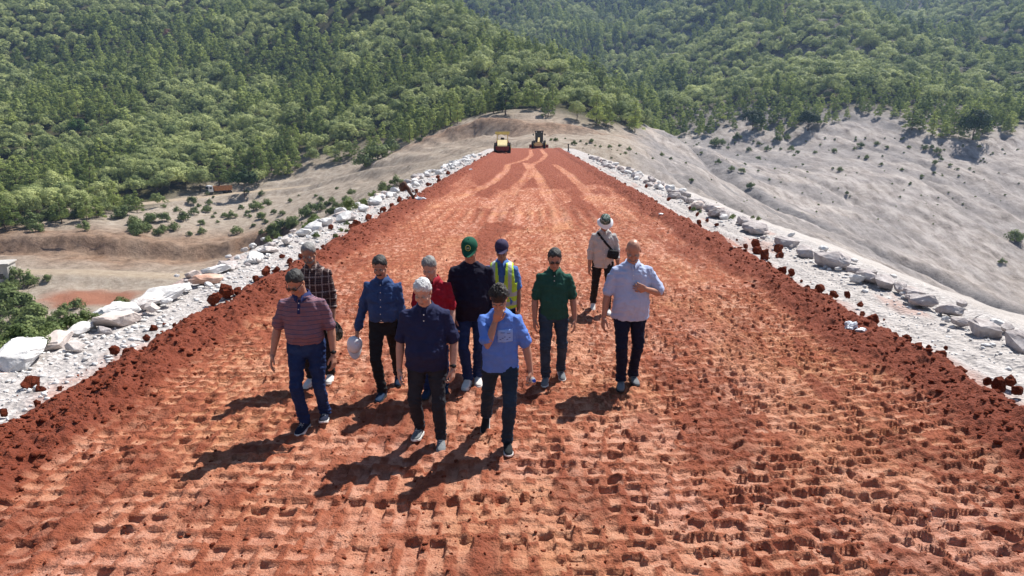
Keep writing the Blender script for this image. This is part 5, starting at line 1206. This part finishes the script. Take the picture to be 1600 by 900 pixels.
# shoulder bag
T = P10['T']; W_ = P10['world']; dF = P10['TR']@Vector((0, 1, 0))
bagp = T(.145, -.165, 1.08); e = carried('shoulder_bag', 'black shoulder bag slung across the man in the sun hat', 'bag', W_(bagp)); e.rotation_euler = (0, R(10), R(12)); bs = P10['S']
q = Solid(); q.loft([(Vector((0, y, 0)), X3, Z3, a, b) for y, a, b in [(-.045, .07, .055), (-.035, .088, .072), (.03, .09, .075), (.04, .08, .066)]], 20, 5); me = q.raw('bag_body'); me.materials.append(BLACK); add('bag_body', me, e)
q = Solid(); q.loft([(Vector((0, y, -.012)), X3, Z3, a, b) for y, a, b in [(-.058, .055, .035), (-.046, .065, .045)]], 20, 5); me = q.raw('front_pocket'); me.materials.append(BLACK); add('front_pocket', me, e)
V = []; F = []; n = 24
for i in range(n+1):
    f = i/n; x = -.125+(.135+.125)*f; z = 1.44-(.30)*f; r_ = P10['bvh'].ray_cast(T(x, -.7, z), dF); pp = (r_[0] if r_[0] else T(x, -.1, z))-dF*.007
    d_ = Vector((.3, 0, .26)).normalized()*.019
    for s_ in (-1, 1): V.append(e.matrix_basis.inverted()@W_(pp+d_*s_))
for i in range(n): a = i*2; F.append((a, a+2, a+3, a+1))
st = mesh_obj('strap', V, F, BLACK, e); st.modifiers.new('thickness', 'SOLIDIFY').thickness = .004
# ------------------------------------------------------------------ machines and small things
class MBx:
    def __init__(s): s.bm = bmesh.new()
    def box(s, x0, x1, y0, y1, z0, z1, bev=0.0, tx=0, ty=0):
        r = bmesh.ops.create_cube(s.bm, size=1); vs = r['verts']
        for v in vs:
            top = v.co.z > 0
            v.co = Vector(((x0+x1)/2+v.co.x*(x1-x0-(tx if top else 0)), (y0+y1)/2+v.co.y*(y1-y0-(ty if top else 0)), z0 if not top else z1))
        if bev: bmesh.ops.bevel(s.bm, geom=list({e for v in vs for e in v.link_edges}), offset=bev, segments=2, affect='EDGES')
        return s
    def cyl(s, c, ax, r, L, n=24, r2=None):
        r2 = r if r2 is None else r2; q = bmesh.ops.create_cone(s.bm, cap_ends=True, segments=n, radius1=r, radius2=r2, depth=L); d = Vector(ax).normalized().to_track_quat('Z', 'Y').to_matrix().to_4x4(); d.translation = c
        bmesh.ops.transform(s.bm, matrix=d, verts=q['verts']); return s
    def bar(s, a, b, r, n=8): a = Vector(a); b = Vector(b); return s.cyl((a+b)/2, b-a, r, (b-a).length, n)
    def poly(s, prof, x0, x1):      # profile in y,z extruded along x
        A_ = [s.bm.verts.new((x0, y, z)) for y, z in prof]; B_ = [s.bm.verts.new((x1, y, z)) for y, z in prof]; n = len(prof)
        s.bm.faces.new(A_); s.bm.faces.new(B_[::-1])
        for i in range(n): s.bm.faces.new((A_[i], B_[i], B_[(i+1) % n], A_[(i+1) % n]))
        return s
    def build(s, name, mat, parent=None, smooth=False):
        bmesh.ops.recalc_face_normals(s.bm, faces=s.bm.faces); me = bpy.data.meshes.new(name); s.bm.to_mesh(me); s.bm.free(); me.materials.append(mat); return link(bpy.data.objects.new(name, me), parent)
yel = flat_mat('yellow_machine_paint', (0.58, 0.40, 0.08), 0.5, 0.5, 0.2, 3); dusty = flat_mat('dusty_yellow_paint', (0.42, 0.30, 0.14), 0.7, 0.3, 0.25, 3); crm = flat_mat('cream_hood_paint', (0.74, 0.60, 0.28), 0.5, 0.4, 0.1, 3)
rub = flat_mat('tyre_rubber', (0.025, 0.022, 0.02), 0.85, 0.2, 0.3, 6); drk = flat_mat('dark_steel', (0.03, 0.025, 0.024), 0.6, 0.4, 0.3, 5); rst = flat_mat('red_stained_steel', (0.20, 0.045, 0.03), 0.8, 0.2, 0.3, 5)
glz = flat_mat('cab_glass', (0.02, 0.028, 0.03), 0.08, 0.6); wht = flat_mat('white_cab_paint', (0.72, 0.73, 0.74), 0.4, 0.5, 0.08, 3); org = flat_mat('orange_rusty_paint', (0.42, 0.20, 0.085), 0.75, 0.3, 0.3, 2.5)
def wheel(parent, c, r, w, hub, name='wheel'):
    m = MBx(); m.cyl(c, (1, 0, 0), r, w, 28)
    for i in range(18):
        a = 6.283*i/18; cc = Vector((c[0], c[1]+math.cos(a)*r, c[2]+math.sin(a)*r)); m.cyl(cc, (1, 0, 0), .045*r*1.6, w*.96, 5)
    t = m.build(name, rub, parent); m = MBx()
    for s_ in (-1, 1): m.cyl((c[0]+s_*w*.5, c[1], c[2]), (1, 0, 0), r*.52, .06, 18).cyl((c[0]+s_*(w*.5+.03), c[1], c[2]), (1, 0, 0), r*.2, .06, 10)
    m.build('rim', hub, t); return t
# --- padfoot compactor, drum end away; rear hood towards the camera
p = ground_at(785, 240, 0.0); e = empty('soil_compactor', (p.x, p.y, 0.02), 0.03); tag(e, 'yellow soil compactor with canopy at the far left end of the crest', 'road roller')
m = MBx(); m.poly([(-1.32, 1.03), (-1.2, 1.2), (-.35, 1.85), (.95, 1.9), (.95, 1.03)], -.68, .68); m.build('hood', crm, e); m = MBx()
for i in range(5): m.box(-.45, .45, -1.36, -1.34, .60+i*.08, .64+i*.08)
g_ = m.build('rear_grille', drk, e)
MBx().box(-.95, .95, -1.35, .9, .55, 1.02, .05).build('rear_frame', rst, e)
MBx().box(-.9, .9, -1.55, -1.3, .45, .95, .04).build('counterweight', rst, e)
for sx in (-1, 1): wheel(e, (sx*.92, -.25, .72), .74, .5, yel)
MBx().box(-.75, .75, .9, 2.2, .9, 1.35, .04).build('cab_floor', dusty, e)
MBx().box(-.25, .25, 1.0, 1.5, 1.36, 1.72, .05).box(-.25, .25, .95, 1.1, 1.7, 2.2, .04).build('seat', drk, e)
m = MBx(); m.bar((0, 1.85, 1.35), (0, 1.75, 2.0), .04); m.cyl((0, 1.72, 2.02), (0, -.5, 1), .2, .03, 16); m.build('steering_column', drk, e)
m = MBx()
for sx in (-1, 1):
    for y in (.95, 2.1): m.box(sx*.74-.045, sx*.74+.045, y-.045, y+.045, 1.3, 2.72)
m.build('canopy_posts', yel, e); m = MBx(); m.poly([(.45, 2.62), (.7, 3.02), (2.5, 3.02), (2.6, 2.7), (2.4, 2.62)], -1.02, 1.02); m.build('canopy', yel, e)
m = MBx(); m.cyl((0, 3.4, .78), (1, 0, 0), .76, 2.0, 36)
for j in range(8):
    for i in range(18):
        a = 6.283*(i+(j % 2)*.5)/18; m.cyl((-.88+j*.25, 3.4+math.cos(a)*.8, .78+math.sin(a)*.8), (0, math.cos(a), math.sin(a)), .07, .14, 6, .05)
m.build('drum', rst, e)
m = MBx()
for sx in (-1, 1): m.box(sx*1.14-.08, sx*1.14+.08, 2.4, 4.3, .6, 1.0, .03)
m.box(-1.2, 1.2, 4.3, 4.5, .55, 1.0, .03).box(-1.2, 1.2, 2.3, 2.48, .55, 1.0, .03).build('drum_frame', yel, e)
for sx in (-1, 1): MBx().cyl((sx*.75, -1.37, .85), (0, 1, 0), .07, .05, 12).build('tail_lamp', flat_mat('red_lamp', (.3, .02, .02), .3, .5), e)
# --- grader facing the camera
p = ground_at(842, 232, 0.0); e = empty('road_grader', (p.x, p.y, 0.02), -.03); tag(e, 'yellow road grader with dark glazed cab facing the camera at crest end', 'grader')
m = MBx(); m.poly([(3.1, 1.0), (3.1, 1.35), (.2, 1.95), (-4.4, 1.25), (-4.4, .9), (.2, 1.5)], -.17, .17); m.build('front_frame', dusty, e)
MBx().box(-.55, .55, 2.9, 6.0, 1.05, 2.0, .07).build('engine_hood', dusty, e); MBx().box(-.62, .62, 1.0, 6.2, .75, 1.1, .04).build('rear_frame', drk, e)
m = MBx(); m.box(-.72, .72, 1.25, 2.75, 1.15, 1.75, .03)
for sx in (-1, 1):
    for y in (1.29, 2.7): m.box(sx*.68-.05, sx*.68+.05, y-.05, y+.05, 1.7, 3.05)
m.box(-.05, .05, 1.24, 1.34, 1.7, 3.05); cb = m.build('cab', drk, e); MBx().box(-.86, .86, 1.0, 2.95, 3.0, 3.16, .04).build('cab_roof', drk, cb); MBx().box(-.66, .66, 1.31, 2.68, 1.72, 3.02).build('window', glz, cb)
for sx in (-1, 1):
    for y in (-4.1, 3.4, 5.1): wheel(e, (sx*1.02, y, .66), .68, .42, yel)
MBx().cyl((0, -4.1, .75), (1, 0, 0), .12, 1.9).box(-.4, .4, -4.35, -3.9, .6, 1.2, .04).build('front_axle', dusty, e)
m = MBx(); m.poly([(-.75, .12), (-.95, .4), (-.8, .72), (-.74, .72), (-.88, .4), (-.69, .12)], -1.75, 1.75); m.build('blade', rst, e)
MBx().cyl((0, -.3, .95), (0, 0, 1), .75, .12, 28).build('circle_ring', drk, e)
m = MBx()
for sx in (-1, 1): m.bar((sx*.6, .1, 1.0), (sx*.3, .3, 2.1), .05)
m.build('lift_cylinders', drk, e)
m = MBx(); m.box(-.6, .6, -4.75, -4.6, .5, 1.05, .03).build('front_plate', crm, e)
for sx in (-1, 1): MBx().cyl((sx*.5, .98, 2.92), (0, 1, 0), .09, .06, 12).build('work_lamp', wht, e); MBx().box(sx*1.08-.1, sx*1.08+.1, 1.15, 1.2, 2.3, 2.65, .02).bar((sx*.7, 1.2, 2.6), (sx*1.08, 1.18, 2.6), .02).build('mirror', drk, e)
MBx().bar((.3, 4.2, 1.9), (.3, 4.2, 2.7), .06).build('exhaust_pipe', drk, e)
# --- dump truck on the haul road (length along local y, cab at -y)
a = hit(324, 306); b = hit(362, 302); px_, D_ = 343, 212; p = place(343, 305, 212)
d = Vector(ROAD[4])-Vector(ROAD[3]); ang = math.atan2(-d.x, d.y)
zt_ = float(zg(np.array(p[0]), np.array(p[1]))); e = empty('dump_truck', (p[0], p[1], zt_+.05), ang); e.scale = (.88,)*3; tag(e, 'white-cab dump truck with rusty orange tipper body on the dirt haul road', 'dump truck')
MBx().box(-1.2, 1.2, -4.0, -2.2, .75, 2.95, .12, 0, .3).build('cab', wht, e); cb = e.children[0]
MBx().box(-1.05, 1.05, -3.99, -3.85, 1.75, 2.6, .02).build('windscreen', glz, cb)
for sx in (-1, 1): MBx().box(sx*1.19-.03, sx*1.19+.03, -3.55, -2.75, 1.8, 2.5, .02).build('side_window', glz, cb); MBx().box(sx*1.38-.07, sx*1.38+.07, -3.95, -3.85, 1.8, 2.4, .02).build('mirror', drk, cb); MBx().cyl((sx*.9, -4.02, 1.0), (0, 1, 0), .14, .06, 14).build('headlight', glz, cb)
MBx().box(-1.1, 1.1, -4.06, -3.9, 1.2, 1.6, .02).build('grille', drk, cb); MBx().box(-1.22, 1.22, -4.15, -3.9, .5, .85, .04).build('bumper', wht, cb)
MBx().box(-.45, .45, -3.9, 4.0, .65, 1.0, .02).box(-1.0, 1.0, -1.9, -.9, .55, 1.0, .04).build('chassis', drk, e)
m = MBx(); m.box(-1.25, 1.25, -2.0, 4.1, 1.15, 1.28).box(-1.25, -1.17, -2.0, 4.1, 1.28, 2.55).box(1.17, 1.25, -2.0, 4.1, 1.28, 2.55).box(-1.16, 1.16, -2.0, -1.9, 1.28, 2.8).box(-1.16, 1.16, 4.0, 4.1, 1.28, 2.65)
for y in (-1.9, -.7, .5, 1.7, 2.9, 4.0):
    for sx in (-1, 1): m.box(sx*1.29-.05, sx*1.29+.05, y-.07, y+.07, 1.15, 2.6)
m.box(-1.34, -1.24, -2.0, 4.1, 2.5, 2.62).box(1.24, 1.34, -2.0, 4.1, 2.5, 2.62).build('tipper_body', org, e); MBx().box(-1.1, 1.1, -2.0, 3.9, 1.6, 2.3, .25).build('load', M_CL, e)
for y in (-3.0, 2.1, 3.4):
    for sx in (-1, 1): wheel(e, (sx*1.02, y, .55), .54, .34, drk)
# --- concrete hut at the left border
p = hit(-4, 452); e = empty('concrete_hut', (p[0], p[1], p[2]-.3), .35); tag(e, 'small flat-roofed pale concrete hut at the left border of the valley floor', 'hut')
cnc = flat_mat('weathered_concrete', (0.42, 0.40, 0.37), 0.9, 0.2, 0.2, 1.2, bump=.3, bscale=8, bdist=.03); MBx().box(-2.6, 1.9, 0, 4.2, 0, 4.2).build('wall', cnc, e); MBx().box(-2.85, 2.15, -.25, 4.45, 4.2, 4.45, .02).build('roof', cnc, e)
MBx().box(-1.6, -.7, -.04, .02, .3, 2.4).build('door', drk, e); MBx().box(.3, 1.2, -.04, .02, 1.8, 2.7).build('window', glz, e)
# --- dead uprooted stump at the left edge
p = ground_at(640, 318, 0.0); e = empty('dead_stump', (p.x+.25, p.y, 0.0)); e.scale = (.78,)*3; tag(e, 'uprooted dead tree stump with a crooked stem leaning at the left crest edge', 'stump'); rg_ = random.Random(3)
wood_m = flat_mat('dead_wood', (0.11, 0.065, 0.048), 0.9, 0.1, 0.35, 5, bump=.6, bscale=20, bdist=.02)
q = Solid(); q.limb([(0, 0, -.1), (-.12, 0, .35), (-.38, .05, .8), (-.62, 0, 1.05)], [.07, .075, .11, .2], 10); q.limb([(-.15, 0, .3), (.05, -.05, .55), (.02, 0, .9)], [.04, .03, .015], 8); me = q.fuse('stem', wood_m, .02, 2, lambda co: n3(co, 8, 8, 8, 9)*.05); add('stem', me, e)
q = Solid(); q.ball((-.70, 0, .90), (.20, .16, .26)); 
for i in range(9): a = i*.7; q.limb([(-.7, 0, .9), (-.7+.27*math.cos(a), .12*math.sin(a*2), .9+.33*math.sin(a))], [.06, .015], 6)
me = q.fuse('root_ball', wood_m, .025, 1, lambda co: n3(co, 9, 9, 9, 12)*.09); add('root_ball', me, e)
q = Solid(); q.limb([(-.55, 0, 1.0), (-.1, .1, .75), (.15, 0, .4)], [.04, .03, .02], 6); me = q.raw('broken_branch'); me.materials.append(flat_mat('bleached_wood', (.5, .45, .4), .9)); add('broken_branch', me, e)
# --- litter
lit = flat_mat('crumpled_plastic', (0.62, 0.64, 0.68), 0.35, 0.5)
def litter(a, b, w, label, n_=3, mat=lit):
    p = ground_at(a, b, 0.02); s = w/FOC*p.y; e = put_rock('litter', rock_mesh('litter', int(a), mat, .5, 3, .22, 10), p.x, p.y, clay_z(p.x, p.y)+s*.1, (s, s*.7, s*.8), .4, label, 'litter', None)
litter(1329, 526, 26, 'crumpled pale plastic sheet half buried at the right edge of the red soil'); litter(1344, 532, 20, 'smaller crumpled plastic scrap just right of the pale plastic sheet')
litter(1033, 342, 8, 'tiny white scrap on red soil right of the man in the sun hat'); litter(657, 318, 14, 'thin pale scrap on the red soil beside the dead stump'); litter(735, 268, 5, 'white speck of litter on far left of the crest near the compactor')
# --- marker post at the far right edge
p = ground_at(888, 238, 0.0); e = empty('marker_post', (p.x, p.y, -.05)); tag(e, 'short dark marker post on a white stone base at the far right edge', 'post')
MBx().cyl((0, 0, .65), (0, 0, 1), .11, 1.0, 10, .09).cyl((0, 0, 1.22), (0, 0, 1), .14, .16, 10).build('post_shaft', drk, e); MBx().box(-.32, .32, -.3, .3, 0, .22, .04, .1, .1).build('base', wht, e)
# ------------------------------------------------------------------ air
hz = MBx().box(-700, 900, -110, 1060, -60, 420).build('haze', None) if False else None
bmh = bmesh.new(); bmesh.ops.create_cube(bmh, size=1)
zmin = float(min(GZ.min(), DZ.min()))-1.5; zmax = float(GZ.max())+20
for v in bmh.verts: v.co = Vector((-640 if v.co.x < 0 else 780, -95 if v.co.y < 0 else 1010, zmin if v.co.z < 0 else zmax))
me = bpy.data.meshes.new('haze'); bmh.to_mesh(me); bmh.free()
hm_ = bpy.data.materials.new('haze_air'); hm_.use_nodes = True; t_ = hm_.node_tree; t_.nodes.clear(); vo_ = t_.nodes.new('ShaderNodeVolumePrincipled'); ou_ = t_.nodes.new('ShaderNodeOutputMaterial')
vo_.inputs['Color'].default_value = (0.42, 0.62, 1.0, 1); vo_.inputs['Density'].default_value = 0.00019; vo_.inputs['Anisotropy'].default_value = 0.3; t_.links.new(vo_.outputs[0], ou_.inputs['Volume'])
me.materials.append(hm_); tag(link(bpy.data.objects.new('haze', me)), 'thin bluish haze in the valley air', 'haze', None, 'stuff')
# ------------------------------------------------------------------ tell members of small groups apart by their order
byg = {}
for o in SC.objects:
    if o.parent is None and 'group' in o.keys(): byg.setdefault(o['group'], []).append(o)
ORD = ['', 'second', 'third', 'fourth', 'fifth', 'sixth', 'seventh', 'eighth']
for gname, mem in byg.items():
    if not 2 <= len(mem) <= 9: continue
    edge = mem[0]['category'] in ('boulder', 'clay clod')
    if edge: mem.sort(key=lambda o: o.location.y); a_, b_, c_ = 'nearest', 'farthest', 'nearest'
    else: mem.sort(key=lambda o: project(*o.location)[0]); a_, b_, c_ = 'leftmost', 'rightmost', 'from left'
    for q, o in enumerate(mem):
        base = o['label']
        if q == 0: lb = a_+' '+base
        elif q == len(mem)-1: lb = b_+' '+base
        else: lb = (ORD[q]+' nearest '+base) if edge else (base+', '+ORD[q]+' from left')
        if len(lb.split()) <= 16: o['label'] = lb
for gname, mem in list(byg.items()):
    if len(mem) == 1: del mem[0]['group']
